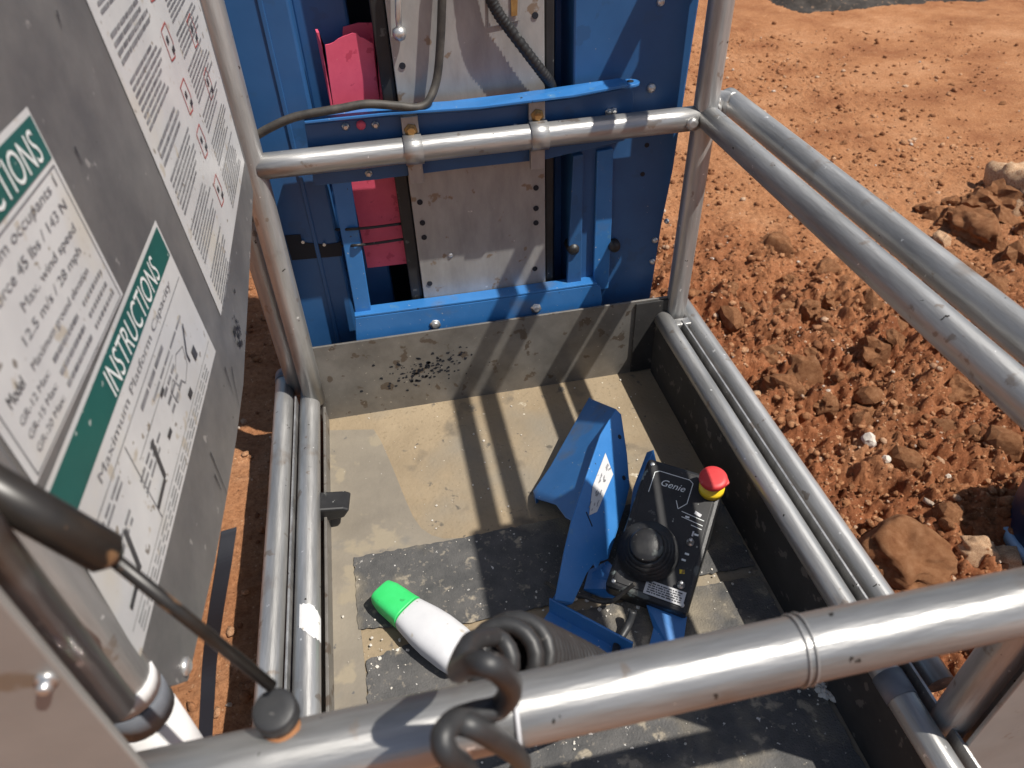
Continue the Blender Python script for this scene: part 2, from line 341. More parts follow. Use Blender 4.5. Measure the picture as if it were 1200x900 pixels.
# gravel scattered over the soil (uncountable)
def pebble_field():
    ico = bmesh.new(); bmesh.ops.create_icosphere(ico, subdivisions=1, radius=1.0)
    bv = np.array([v.co[:] for v in ico.verts]); bf = np.array([[v.index for v in f.verts] for f in ico.faces]); ico.free()
    N = 46000
    x = rng.uniform(.62, 3.6, N*3); y = rng.uniform(-.9, 3.2, N*3)
    keep = rng.random(N*3) < (.25+.75*rough_mask(x, y))*np.where(y > 1.6, .5, 1.0)*np.where(x > 2.6, .5, 1)
    x = x[keep][:N-2500]; y = y[keep][:N-2500]
    x = np.concatenate([x, rng.uniform(-1.1, -.02, 2500)]); y = np.concatenate([y, rng.uniform(-.6, 1.2, 2500)])
    n = len(x); sz = .0014+.0040*rng.random(n)**3 + .010*rng.random(n)**10
    sz *= np.where(y > 1.4, 1.25, 1.0)
    ax = sz[:, None]*rng.uniform(.6, 1.25, (n, 3)); ax[:, 2] *= .75
    an = rng.uniform(0, 2*np.pi, n); ca, sa = np.cos(an), np.sin(an)
    jit = 1+rng.uniform(-.28, .28, (n, len(bv), 1))
    P = bv[None]*jit*ax[:, None, :]
    px = P[..., 0]*ca[:, None]-P[..., 1]*sa[:, None]; py = P[..., 0]*sa[:, None]+P[..., 1]*ca[:, None]
    z0 = ground_h(x, y)
    V = np.stack([px+x[:, None], py+y[:, None], P[..., 2]+z0[:, None]+ax[:, 2:3]*.35], -1).reshape(-1, 3)
    F = (bf[None]+(np.arange(n)*len(bv))[:, None, None]).reshape(-1, 3)
    me = bpy.data.meshes.new('gravel'); me.vertices.add(len(V)); me.vertices.foreach_set('co', V.ravel())
    me.loops.add(F.size); me.loops.foreach_set('vertex_index', F.ravel().astype(np.int32))
    me.polygons.add(len(F)); me.polygons.foreach_set('loop_start', np.arange(0, F.size, 3, dtype=np.int32)); me.update()
    me.materials.append(M['pebble'])
    o = bpy.data.objects.new('gravel', me); COL.objects.link(o)
    tag(o, 'small loose red and tan gravel strewn over the dirt', 'gravel', kind='stuff')
pebble_field()

# clods and stones
def clod_mesh(seed, sub=3, rough=.32, material='clod'):
    r_ = np.random.default_rng(seed); bm = bmesh.new(); bmesh.ops.create_icosphere(bm, subdivisions=sub, radius=1.0)
    from mathutils import noise
    off = Vector(r_.uniform(-50, 50, 3)); st = Vector(r_.uniform(.75, 1.2, 3)); st.z *= .7
    for v in bm.verts:
        p = v.co.copy()
        d = 1+rough*noise.noise(p*1.3+off)*1.2+rough*.55*noise.noise(p*3.1+off)+rough*.3*noise.noise(p*7+off)
        q = p*d
        for ax in range(2):       # a few flat broken faces
            nrm = Vector(noise.random_unit_vector()) if False else Vector((math.sin(seed*3.1+ax*2), math.cos(seed*1.7+ax), .3)).normalized()
            k = q.dot(nrm)
            if k > .62: q -= nrm*(k-.62)*.85
        v.co = Vector((q.x*st.x, q.y*st.y, q.z*st.z))
    me = bpy.data.meshes.new('clod'); bm.to_mesh(me); bm.free()
    me.polygons.foreach_set('use_smooth', [len(me.polygons) > 600]*len(me.polygons)); me.materials.append(M[material]); return me
CL = [clod_mesh(s, 2) for s in (1, 2, 3, 4, 5, 6)]
def place(name, me, x, y, s, label, cat, group=None, sink=.3, rz=0.0, rx=0.0):
    o = bpy.data.objects.new(name, me); COL.objects.link(o)
    o.location = (x, y, float(ground_h(x, y))+s*.7*(.55-sink)); o.scale = (s, s, s); o.rotation_euler = (rx, 0, rz)
    return tag(o, label, cat, group)
def gpos(px, py):
    p = onz(px, py, GZ); 
    for _ in range(3): p = onz(px, py, float(ground_h(p.x, p.y)))
    return p
BIG = [  # px, py, radius m, mesh seed, material, label
    (1060, 640, .090, 31, 'clod', 'broad flat pinkish red clod beside the lower right rail'),
    (1136, 655, .036, 32, 'stone', 'tan stone half buried beside the dark blue drum'),
    (1178, 655, .040, 33, 'stone', 'pale yellowish rock leaning against the dark blue drum'),
    (1192, 232, .135, 34, 'stone', 'large tan boulder beyond the upper right rails'),
    (1146, 268, .105, 35, 'clod', 'big brown clod leaning against the large tan boulder'),
    (914, 293, .060, 36, 'clod', 'orange clod alone where the packed dirt turns rough'),
    (1105, 283, .034, 37, 'stone', 'rounded tan stone just outside the upper right rail'),
    (968, 315, .038, 38, 'clod', 'cracked orange clod at the edge of the rough dirt'),
    (945, 440, .052, 39, 'clod', 'rounded dull red clod in the middle of the rough dirt'),
    (885, 470, .030, 40, 'stone', 'small tan rock touching the line of the lower right rail'),
]
for (px, py, s, sd, mt, lab) in BIG:
    p = gpos(px, py); place('rock' if mt == 'stone' else 'dirt_clod', clod_mesh(sd, 4, .38, mt), p.x, p.y, s, lab, 'rock' if mt == 'stone' else 'clod', None, .38, sd*1.3)
WH = clod_mesh(61, 2, .4, 'pale_stone')
for (px, py, s, lab) in [(1018, 516, .017, 'bright white stone chip, the largest on the rough dirt'), (1036, 541, .011, 'small white stone chip beside the largest white chip'),
                         (1109, 561, .009, 'small white stone chip lying towards the blue drum')]:
    p = gpos(px, py); place('stone_chip', WH, p.x, p.y, s, lab, 'stone', None, .1, px*.1, .4)
k = 0
while k < 240:
    x, y = random.uniform(.75, 2.5), random.uniform(-.7, 1.5)
    if random.random() > float(rough_mask(np.array(x), np.array(y)))**2: continue
    s = .008+.045*random.random()**3.0
    place('dirt_clod', random.choice(CL), x, y, s, 'small loose red dirt clod on the rough ground', 'clod', 'loose clods on the rough dirt', .25, random.uniform(0, 6.3), random.uniform(-.5, .5)); k += 1
HM = [clod_mesh(s_, 3, .5) for s_ in (81, 82, 83, 84, 85)]
for i_ in range(22):
    p = gpos(random.uniform(1085, 1215), random.uniform(235, 345)); s = random.uniform(.03, .075)
    place('dirt_clod', HM[i_ % 5], p.x, p.y, s, 'broken red brown clod in the heap around the large tan boulder', 'clod', 'clods heaped round the boulder', .35, random.uniform(0, 6.3), random.uniform(-.6, .6))
for i_ in range(30):
    p = gpos(random.uniform(890, 1130), random.uniform(290, 480)); s = random.uniform(.022, .05)
    place('dirt_clod', HM[i_ % 5], p.x, p.y, s, 'jagged red brown clod half sunk in the churned dirt', 'clod', 'jagged clods in the churned dirt', .5, random.uniform(0, 6.3), random.uniform(-.6, .6))
for _ in range(26):
    x, y = random.uniform(1.4, 4.2), random.uniform(1.3, 3.6); s = .010+.018*random.random()**2
    place('pebble', random.choice(CL), x, y, s, 'small pebble on the smooth packed red dirt', 'pebble', 'pebbles on the packed dirt', .2, random.uniform(0, 6.3))

# dark heap put in for the cast shadow at the far edge
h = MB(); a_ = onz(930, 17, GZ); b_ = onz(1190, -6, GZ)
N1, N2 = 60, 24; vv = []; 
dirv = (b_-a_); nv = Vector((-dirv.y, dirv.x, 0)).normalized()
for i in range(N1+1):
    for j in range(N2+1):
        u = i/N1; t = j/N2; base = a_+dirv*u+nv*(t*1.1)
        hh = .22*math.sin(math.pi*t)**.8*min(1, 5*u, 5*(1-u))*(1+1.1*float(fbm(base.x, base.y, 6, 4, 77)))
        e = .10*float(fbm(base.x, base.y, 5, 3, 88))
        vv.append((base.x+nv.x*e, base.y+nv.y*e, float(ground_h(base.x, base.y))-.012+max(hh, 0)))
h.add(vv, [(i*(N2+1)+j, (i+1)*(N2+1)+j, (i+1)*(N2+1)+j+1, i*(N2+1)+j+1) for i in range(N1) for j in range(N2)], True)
tag(h.build('shadow_heap', 'heap_shade'), 'low dark heap standing in for a shadow at the far edge of the dirt', 'shadow stand-in')

# drum lying outside the basket
p = onz(1200, 640, GZ)
d = MB(); ctr = Vector((p.x+.075, p.y-.02, float(ground_h(p.x, p.y))-.01))
root = empty('plastic_drum', ctr)
d.lathe(ctr, (0, 0, 1), [(.100, .0), (.112, .02), (.118, .08), (.120, .15), (.116, .20), (.098, .225), (.06, .235)], 36).build('body', 'navy', root)
MB().lathe(ctr, (0, 0, 1), [(.117, .012), (.124, .016), (.124, .034), (.117, .038)], 36).build('base_ring', 'pale_blue', root)
MB().cyl(ctr+Vector((.03, -.03, .23)), ctr+Vector((.03, -.03, .25)), .022).build('bung', 'black', root)
tag(root, 'dark blue round plastic drum with a pale base standing on the dirt', 'drum')

# ================================================================== LIFT MAST
YS = 0.04
mast = empty('lift_mast', (.3, .15, GZ)); tag(mast, 'blue steel mast with aluminium centre cover rising behind the platform', 'lift mast')
def ypoly(name, px, y, th, material, parent=None, bevel=0.0012):
    return MB().prism([ony(a, b, y) for a, b in px], (0, th, 0)).build(name, material, parent or mast, bevel)
XS1 = ony(474.7, 180, YS).x; XS2 = ony(638.7, 180, YS).x
cover = MB().box((XS1, YS, .05), (XS2, YS+.012, 1.7)).build('centre_cover', 'alu_mast', mast, .001)
for (a, b) in [(471.5, 77), (627, 18), (492, 236.8), (495, 261), (497, 278), (503.5, 332), (628, 220), (628, 244), (628, 261), (626.7, 314.7)]:
    p = ony(a, b, YS); MB().cyl(p+Vector((0, -.0012, 0)), p+Vector((0, .004, 0)), .0042, 12).build('rivet_hole', 'void', cover)
p = ony(528, 299, YS); MB().lathe(p, (0, -1, 0), [(.004, -.002), (.004, .001), (.0015, .0025)], 12).build('rivet', 'steel', cover)
MB().prism([ony(a, b, YS-.001) for a, b in [(571, -20), (611, -20), (609, 24), (572, 32)]], (0, -.0015, 0)).build('name_plate', 'alu', cover, .0006)
MB().prism([ony(a, b, YS-.0035) for a, b in [(598, -20), (607, -20), (606, 18), (599, 19)]], (0, -.001, 0)).build('plate_stripe', 'brass', cover)
rod = MB().tube([ony(466, -60, YS-.012), ony(467, 20, YS-.012), ony(467.5, 36, YS-.010)], [.0042, .0042, .003], 12)
rod.lathe(ony(467.5, 34, YS-.010), (0, 0, -1), [(.003, -.003), (.008, .0), (.009, .006), (.006, .012), (.002, .014)], 14).build('latch_rod', 'steel', cover)
for s, (a0, a1) in enumerate([((434, 0), (449.5, 0)), ((640.5, 0), (650, 0))]):
    x0 = ony(a0[0]+(17 if s == 0 else 0), 130, YS).x if s == 0 else ony(640.2, 180, YS).x
    x1 = XS1-.001 if s == 0 else ony(650, 180, YS).x
    MB().box((min(x0, x1), YS+.004, .05), (max(x0, x1), YS+.02, 1.7)).build('guide_strip', 'black', mast, .002)
# outer blue columns
xl_in = ony(351, 60, .055).x
MB().box((-.022, .055, -.10), (xl_in, .16, 1.7)).build('mast_column', 'blue', mast, .004)
xr_ = ony(318, 60, .055).x
MB().box((xr_-.003, .0525, -.10), (xr_+.003, .0565, 1.7)).build('column_ridge', 'blue', mast, .001)
xl2 = ony(407, 10, .10).x
MB().box((xl_in-.002, .095, -.10), (xl2, .165, 1.7)).build('inner_column', 'blue', mast, .004)
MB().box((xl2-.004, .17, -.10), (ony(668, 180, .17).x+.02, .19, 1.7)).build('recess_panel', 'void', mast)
redge = [(665, -60), (831, -60), (820, 0), (789, 200), (776, 262), (763, 345), (758, 372), (700, 382), (668, 386)]
rp_ = [ony(a, b, .036) for a, b in redge]; rp_ = [Vector((rp_[0].x, .036, 1.7)), Vector((rp_[1].x+.004, .036, 1.7))]+rp_[1:]
MB().prism(rp_, (0, .11, 0)).build('mast_column', 'blue', mast, .003)
MB().box((ony(650, 180, .1).x, .10, -.10), (ony(665, 180, .052).x+.01, .15, 1.7)).build('inner_column', 'blue', mast, .002)
MB().box((.0, -.55, GZ+.06), (.56, .36, GZ+.22)).build('base_frame', 'blue', mast, .01)
for (x, y) in ((.05, -.45), (.51, -.45), (.05, .28), (.51, .28)):
    z0 = float(ground_h(x, y))
    wb = MB().lathe((x-.02, y, z0+.085), (1, 0, 0), [(.05, -.002), (.086, .004), (.09, .02), (.086, .036), (.05, .042)], 28)
    wb.build('wheel', 'black', mast)
MB().box((.02, .17, GZ+.2), (.54, .34, .0)).build('mast_foot', 'blue', mast, .006)
# slot in the left column
ypoly('cable_slot', [(334, 276), (352, 275), (354, 284), (380, 287), (400, 284), (401, 300), (342, 305)], .0535, .006, 'void', None, 0)
for (a, b) in [(355, 283), (380, 286)]: 
    p = ony(a, b, .052); MB().cyl(p, p+Vector((0, -.003, 0)), .0025, 8).build('screw', 'steel', mast)
# cross bars
ub = ypoly('cross_bar', [(357, 146), (457, 136), (560, 129), (672, 115), (735, 103), (742, 104), (743, 120), (732, 165), (640, 187), (540, 198), (440, 211), (368, 218)], .020, .005, 'blue')
fl = [(357, 146), (457, 136), (560, 129), (672, 115), (735, 103)]
v = [ony(a, b, -.006) for a, b in fl]; v2 = [Vector((q.x, .024, q.z)) for q in v]
MB().prism([p+Vector((0, 0, .0005)) for p in v]+v2[::-1], (0, 0, .004)).build('flange', 'blue_bright', ub, .001)
q = ony(738, 101, .000); MB().lathe(q+Vector((0, .010, -.002)), (0, 0, 1), [(.017, 0), (.017, .0045)], 24, (1, .75), (1, 0, 0)).build('flange_end', 'blue_bright', ub, .001)
MB().cyl(q+Vector((.004, .010, .0026)), q+Vector((.004, .010, .0036)), .0045, 14).build('flange_hole', 'void', ub)
lb = ypoly('cross_bar', [(416, 373), (560, 354), (700, 334), (704, 337), (706, 352), (700, 372), (560, 400), (418, 412)], .014, .006, 'blue_bright')
lf = [(416, 373), (560, 354), (700, 334)]
v = [ony(a, b, .014) for a, b in lf]; MB().prism([p+Vector((0, 0, .0005)) for p in v]+[Vector((p.x, .039, p.z)) for p in v[::-1]], (0, 0, .004)).build('flange', 'blue_bright', lb, .001)
def hexbolt(p, r, parent, material='steel', n=Vector((0, -1, 0))):
    b = MB(); b.lathe(p, n, [(r*1.5, -.001), (r*1.5, .0015), (r*1.05, .0016), (r, .0045), (r*.75, .0055)], 6)
    return b.build('bolt', material, parent)
for (a, b) in [(510, 380), (628, 361)]: hexbolt(ony(a, b, .014), .0062, lb)
for (a, b) in [(405, 148), (440, 146), (432, 203), (713, 131), (719, 130), (604, 149), (551, 158)]: hexbolt(ony(a, b, .020), .0035, ub)
p = ony(423, 146, .020); MB().lathe(p, (0, -1, 0), [(.006, -.001), (.006, .003), (.003, .004)], 14).build('red_cap', 'red', ub)
ypoly('brace', [(387, 205), (410, 203), (437, 376), (419, 380)], .024, .006, 'blue_bright')
ypoly('brace', [(672, 183), (684, 181), (681, 340), (664, 343)], .026, .009, 'blue', None)
ypoly('brace', [(700, 178), (719, 174), (717, 262), (713, 338), (695, 341)], .029, .006, 'blue_bright')
for (a, b, r, mt) in [(763, 103, .0065, 'steel'), (774, 2, .0055, 'steel'), (767, 281, .005, 'steel'), (764, 306, .005, 'steel'), (781, 259, .004, 'steel')]:
    p = ony(a, b, .036); MB().lathe(p, (0, -1, 0), [(r, -.001), (r, .0015), (r*.8, .004), (r*.35, .0055)], 16).build('rivet', mt, mast)
for (a, b) in [(758, 170), (753, 204)]:
    p = ony(a, b, .036); MB().cyl(p+Vector((0, -.0008, 0)), p+Vector((0, .003, 0)), .0036, 12).build('rivet_hole', 'void', mast)
for (a, b) in [(671, 290), (719, 287)]:
    p = ony(a, b, .032); MB().lathe(p, (0, -1, 0), [(.010, -.016), (.010, .004), (.008, .010), (.003, .012)], 16).build('rubber_bumper', 'black', mast)
# elastic cords across the sleeve
for (A, B) in [((392, 269), (471, 262)), ((398, 288), (474, 280))]:
    MB().tube(spline([ony(A[0], A[1], .062), ony((A[0]+18), A[1]-.5, .020), ony((A[0]*.45+B[0]*.55), (A[1]+B[1])/2+1, .038), ony(B[0], B[1], .050)], 6), .0022, 8).build('elastic_cord', 'black', mast)

# torn red sleeve, two lengths
def sleeve(name, front, y, depth, label, jag=False):
    root = empty(name, ony(*front[0], y)+Vector((0, 0, -.02)))
    f = [ony(a, b, y) for a, b in front]
    MB().prism(f, (0, .003, 0)).build('wall', 'red', root)
    return root
fr = [(381, 53), (386, 52), (391, 50), (396, 46), (402, 43), (408, 41), (413, 39), (418, 39), (421, 43), (427, 45), (433, 49), (437, 51)]
s1 = sleeve('red_sleeve', fr+[(441, 90), (447, 132), (392, 132), (386, 92)], .058, .03, '')
MB().prism([ony(441, 46, .058), ony(447, 132, .058), ony(447, 132, .058)+Vector((0, .028, 0)), ony(441, 34, .058)+Vector((0, .028, 0))], (.003, 0, 0)).build('wall', 'red', s1)
MB().prism([ony(380, 53, .058), ony(391.5, 132, .058), ony(391.5, 132, .058)+Vector((0, .028, 0)), ony(372, 37, .058)+Vector((0, .012, 0)), ony(374, 38, .058)], (-.003, 0, 0)).build('wall', 'red', s1)
MB().prism([ony(a, b, .088) for a, b in [(402, 32), (420, 27), (436, 27), (446, 128), (398, 130)]], (0, .003, 0)).build('wall', 'red', s1)
tag(s1, 'torn red plastic sleeve with a ragged top above the cross bar', 'sleeve')
s2 = sleeve('red_sleeve', [(408, 200), (460, 198), (475, 309), (431, 314)], .062, .03, '')
MB().prism([ony(460, 198, .062), ony(475, 309, .062), ony(475, 309, .062)+Vector((0, .028, 0)), ony(460, 198, .062)+Vector((0, .028, 0))], (.003, 0, 0)).build('wall', 'red', s2)
tag(s2, 'red plastic sleeve end held by two thin black cords below the cross bar', 'sleeve')
for s_ in (s1, s2):
    pass
# cables on the mast
c1 = spline([ony(286, 168, .012), ony(312, 152, .004), ony(340, 139, .000), ony(365, 133, -.002), ony(400, 127, -.002), ony(430, 122, -.002), ony(465, 124, -.002), ony(490, 126, .000),
             ony(503, 117, .006), ony(512, 92, .018), ony(516, 50, .022), ony(518, 0, .024), ony(519, -50, .026), ony(520, -140, .03), Vector((.245, .030, 1.15)), Vector((.25, .030, 1.5)), Vector((.25, .046, 1.66))], 8)
tag(MB().tube(c1, .0054, 12).build('power_cable', 'cable'), 'dusty black cable draped along the cross bar and up the mast cover', 'cable')
c2 = spline([Vector((.27, .046, 1.62)), Vector((.275, .028, 1.4)), Vector((.285, .028, 1.05)), ony(560, -80, .028), ony(572, -12, .026), ony(583, 14, .025), ony(597, 34, .025), ony(618, 62, .024), ony(634, 83, .024), ony(643, 95, .027), ony(646, 104, .034), ony(647, 112, .045)], 14)
rad = [.0072+.0006*math.sin(i*2.2) for i in range(len(c2))]
tag(MB().tube(c2, rad, 12).build('corrugated_hose', 'black'), 'short black corrugated hose crossing the mast cover diagonally', 'hose')

# ================================================================== WORK PLATFORM
plat = empty('work_platform', (.29, -.38, -.06)); tag(plat, 'aluminium tube work platform with worn floor and instruction panel', 'work platform')
R = .0168
MB().box((-.012, -.76, -.012), (.585, .004, 0)).build('floor_plate', 'floor', plat)
MB().box((.01, -.74, -.05), (.57, -.70, -.0125)).build('floor_beam', 'alu', plat)
MB().box((.01, -.05, -.22), (.57, .12, -.0125)).build('floor_beam', 'alu', plat)
# worn plate laid over the floor, with its curved edge
wp = [(382, 505), (438, 504), (446, 516), (460, 548), (474, 583), (484, 606), (494, 620), (506, 628), (520, 632), (548, 631), (540, 640), (414, 657), (430, 800), (430, 880), (372, 900)]
MB().prism([onz(a, b, .0006) for a, b in wp], (0, 0, .0016)).build('floor_overlay', 'floor_plate', plat)
# anti slip mats (edges a little ragged)
def rag(pts, z, amp=.0022, step=.012):
    P = [onz(a, b, z) if len(q) == 2 else None for q in pts for (a, b) in [q]]; out = []
    for i, p in enumerate(P):
        q = P[(i+1) % len(P)]; n = max(1, int((q-p).length/step))
        for k in range(n):
            r_ = p.lerp(q, k/n)
            if k: r_ = r_+Vector((random.uniform(-amp, amp), random.uniform(-amp, amp), 0))
            out.append(r_)
    return out
def P3(x, y): return (x, y)
def ragw(pts, z, amp=.0022, step=.012):
    out = []; P = [Vector((x, y, z)) for x, y in pts]
    for i, p in enumerate(P):
        q = P[(i+1) % len(P)]; n = max(1, int((q-p).length/step))
        for k in range(n):
            r_ = p.lerp(q, k/n)
            if k: r_ = r_+Vector((random.uniform(-amp, amp), random.uniform(-amp, amp), 0))
            out.append(r_)
    return out
for poly in ([(.024, -.297), (.19, -.297), (.35, -.293), (.552, -.292), (.552, -.43), (.30, -.428), (.12, -.432), (.075, -.418), (.026, -.41)],
             [(.034, -.455), (.08, -.445), (.20, -.447), (.38, -.445), (.55, -.447), (.55, -.575), (.30, -.58), (.03, -.575)],
             [(.03, -.592), (.30, -.597), (.55, -.592), (.55, -.73), (.03, -.73)]):
    MB().prism(ragw(poly, .0026, .0016, .006), (0, 0, .0010)).build('anti_slip_mat', 'mat', plat)
# toe boards
toe = MB().box((-.028, 0, -.002), (.586, .004, .15)).build('toe_board', 'alu_toe', plat, .0008)
p0 = ony(746, 352, -.003)
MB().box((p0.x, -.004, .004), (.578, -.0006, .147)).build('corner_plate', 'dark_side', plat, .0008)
sc_ = MB()
for _ in range(150):
    u = random.gauss(0, 1); v_ = random.gauss(0, 1); c = ony(500+u*26, 432+v_*9-u*5.5, -.0004)
    if not (.01 < c.z < .14): continue
    r_ = random.uniform(.0007, .0036); n = 7; a0 = random.random()*6
    sc_.add([c+Vector((math.cos(a0+k/n*6.283)*r_*random.uniform(.6, 1.4), 0, math.sin(a0+k/n*6.283)*r_*random.uniform(.4, 1.1))) for k in range(n)], [tuple(range(n))])
tag(sc_.build('tar_spatter', 'void', plat), kind='stuff')
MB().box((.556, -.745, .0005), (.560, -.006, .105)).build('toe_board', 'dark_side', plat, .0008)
MB().box((-.010, -.745, .0005), (-.006, -.006, .035)).build('toe_board', 'alu_toe', plat, .0008)
# lower rails
ZL, ZLL, RL = .11, .05, .0148
def rayx(slope, z): return CAM[0]+slope*(CAM[2]-z)
xri, xro, xli, xlo = rayx(.591, ZL), rayx(.6545, ZL), rayx(-.2162, ZLL), rayx(-.269, ZLL)
def rail(name, a, b, r=None, material='alu', seg=24):
    if material == 'alu':
        d_ = [abs(a[k_]-b[k_]) for k_ in range(3)]; material = 'alu_'+'xyz'[d_.index(max(d_))]
    n_ = 10; a, b = Vector(a), Vector(b)
    return MB().tube([a.lerp(b, k_/n_) for k_ in range(n_+1)], r or R, seg).build(name, material, plat)
rail('base_rail', (xri, -.004, ZL), (xri, -.80, ZL), RL); rail('base_rail', (xro, .03, ZL), (xro, -.672, ZL), RL)
rail('base_rail', (xli, onz(364, 452, ZLL).y, ZLL), (xli, -.735, ZLL), RL+.001); rail('base_rail', (xlo, onz(332, 446, ZLL).y, ZLL), (xlo, -.72, ZLL), RL+.001)
MB().box(((xri+xro)/2-.0014, -.755, .02), ((xri+xro)/2+.0014, -.03, ZL+.012)).build('rail_web', 'alu', plat)
MB().box(((xli+xlo)/2-.0014, -.70, .0), ((xli+xlo)/2+.0014, .0, ZLL+.012)).build('rail_web', 'alu', plat)
MB().box((xri-.005, -.04, ZL-.012), (xro+.005, -.022, ZL+.010)).build('rail_bracket', 'alu', plat, .002)
# mid rails
ZM = .4455
rear = rail('mid_rail', (-.012, 0, ZM), (.588, 0, ZM))
rail('mid_rail', (.598, -.012, ZM+.002), (.598, -.72, ZM+.002)); 
MB().tube(spline([(.606, .012, ZM+.004), (.625, .030, ZM+.006), (.642, .012, ZM+.008), (.645, -.03, ZM+.008), (.645, -.72, ZM+.008)], 8), R, 24).build('mid_rail', 'alu_y', plat)
rail('mid_rail', (-.068, .02, ZM), (-.068, -.70, ZM))
# top rails
ZT = .765
rail('top_rail', (.600, 0, ZT), (.600, -.72, ZT), .0145); rail('top_rail', (.647, .02, ZT), (.647, -.72, ZT), .0145)
rail('top_rail', (-.068, .02, ZT), (-.068, -.72, ZT))
# posts
rail('post', (.590, 0, .004), (.600, 0, ZT)); 
xp = ony(341, 360, 0).x; rail('post', (xp-.002, .0, .045), (-.015, 0, 1.05))
q = ony(319, 360, .038); rail('post', (q.x+.004, .038, .045), (q.x-.006, .038, 1.0))
fp = rail('post', (.602, -.705, .0), (.602, -.705, ZT)); rail('post', (.650, -.705, .02), (.650, -.705, ZT))
lp = rail('post', (-.044, -.705, .0), (-.044, -.705, .95))
MB().lathe(ony(812, 146, -.02)+Vector((0, 0, 0)), (0, -1, 0), [(.009, -.006), (.008, .001), (.004, .002)], 14).build('weld_boss', 'alu', plat)
# tape on the tubes
def sleeve_on(axis_a, axis_b, r, name, material): return MB().tube([axis_a, axis_b], r, 24).build(name, material, plat)
z1 = .437; sleeve_on((-.044, -.705, .30), (-.044, -.705, .412), R+.0012, 'white_tape', 'tape_white')
sleeve_on((-.044, -.705, .415), (-.044, -.705, .436), R+.0016, 'grey_tape', 'tape_grey')
sleeve_on((-.044, -.705, .438), (-.044, -.705, .452), R+.0012, 'white_tape', 'tape_white')
ya = onz(334, 446, ZLL).y; sleeve_on((xlo, ya-.006, ZLL), (xlo, ya+.014, ZLL), RL+.0022, 'black_tape', 'tape_grey')
a = onz(1052, 806, ZL); sleeve_on((xri, a.y-.012, ZL), (xri, a.y+.014, ZL), RL+.0010, 'grey_tape', 'tape_grey')
yc = onz(362, 736, ZLL).y; mb = MB(); na, nb = 12, 14; vv = []
for i in range(na+1):
    for k_ in range(nb+1):
        an = math.radians(8+105*i/na); half = (.022-.012*abs(i/na-.5))*(1+.06*math.sin(i*2.7)); yy = yc+(k_/nb*2-1)*half+.018*(i/na-.5)
        vv.append((xli+math.cos(an)*(RL+.0017), yy, ZLL+math.sin(an)*(RL+.0017)))
mb.add(vv, [(i*(nb+1)+k_, (i+1)*(nb+1)+k_, (i+1)*(nb+1)+k_+1, i*(nb+1)+k_+1) for i in range(na) for k_ in range(nb)], True); mb.build('white_tape', 'tape_white', plat)
# clamps holding the rear rail to the mast
for (a, b, c_) in [(485, 180, 0), (631, 163, 1)]:
    x = ony(a, b, 0).x
    MB().tube([(x-.012, 0, ZM), (x+.012, 0, ZM)], R+.0026, 24).build('rail_clamp', 'alu_x', plat)
    zt = ony(a-3+c_*(-2), b-28, .008).z
    MB().box((x-.011, .006, ZM+.018), (x+.011, .0145, zt+.018)).build('clamp_plate', 'alu_mast', plat, .0012)
    MB().box((x-.010, .004, ZM-.05), (x+.010, .0145, ZM-.016)).build('clamp_tab', 'alu_mast', plat, .0012)
    hexbolt(Vector((x, .006, zt)), .0062, plat, 'brass')
# instruction panel ------------------------------------------------------
PA = math.radians(2.6); PN = Vector((math.cos(PA), -math.sin(PA), 0)); PE = Vector((math.sin(PA), math.cos(PA), 0)); PO = Vector((.004, 0, 0))
def pan(px, py):
    d = Vector(ray(px, py)); C_ = Vector(CAM); t = (PO-C_).dot(PN)/d.dot(PN); P = C_+d*t
    return (P-PO).dot(PE), P.z
def PP(s, z, off=0.0): return PO+PE*s+Vector((0, 0, z))+PN*off
edge = [pan(*q) for q in [(297, 225), (295.5, 262), (292, 330), (288, 402), (285.5, 450), (277, 517), (266.5, 580), (253, 655), (238, 722), (221, 798), (207, 803)]]
ns = sum(pan(*q)[0] for q in [(110, 680), (3, 545), (205, 800)])/3; fs = pan(283, 171)[0]
poly = [(fs, .92), (fs, edge[0][1]+.02)]+edge+[(ns, edge[-1][1]+.012), (ns, .92)]
panel = MB().prism([PP(s, z) for s, z in poly], PN*-.003).build('instruction_panel', 'alu_dull', plat, .0008)
p = PP(*pan(216, 781)); MB().lathe(p, PN, [(.006, -.001), (.006, .002), (.003, .004)], 14).build('rivet', 'steel', panel)
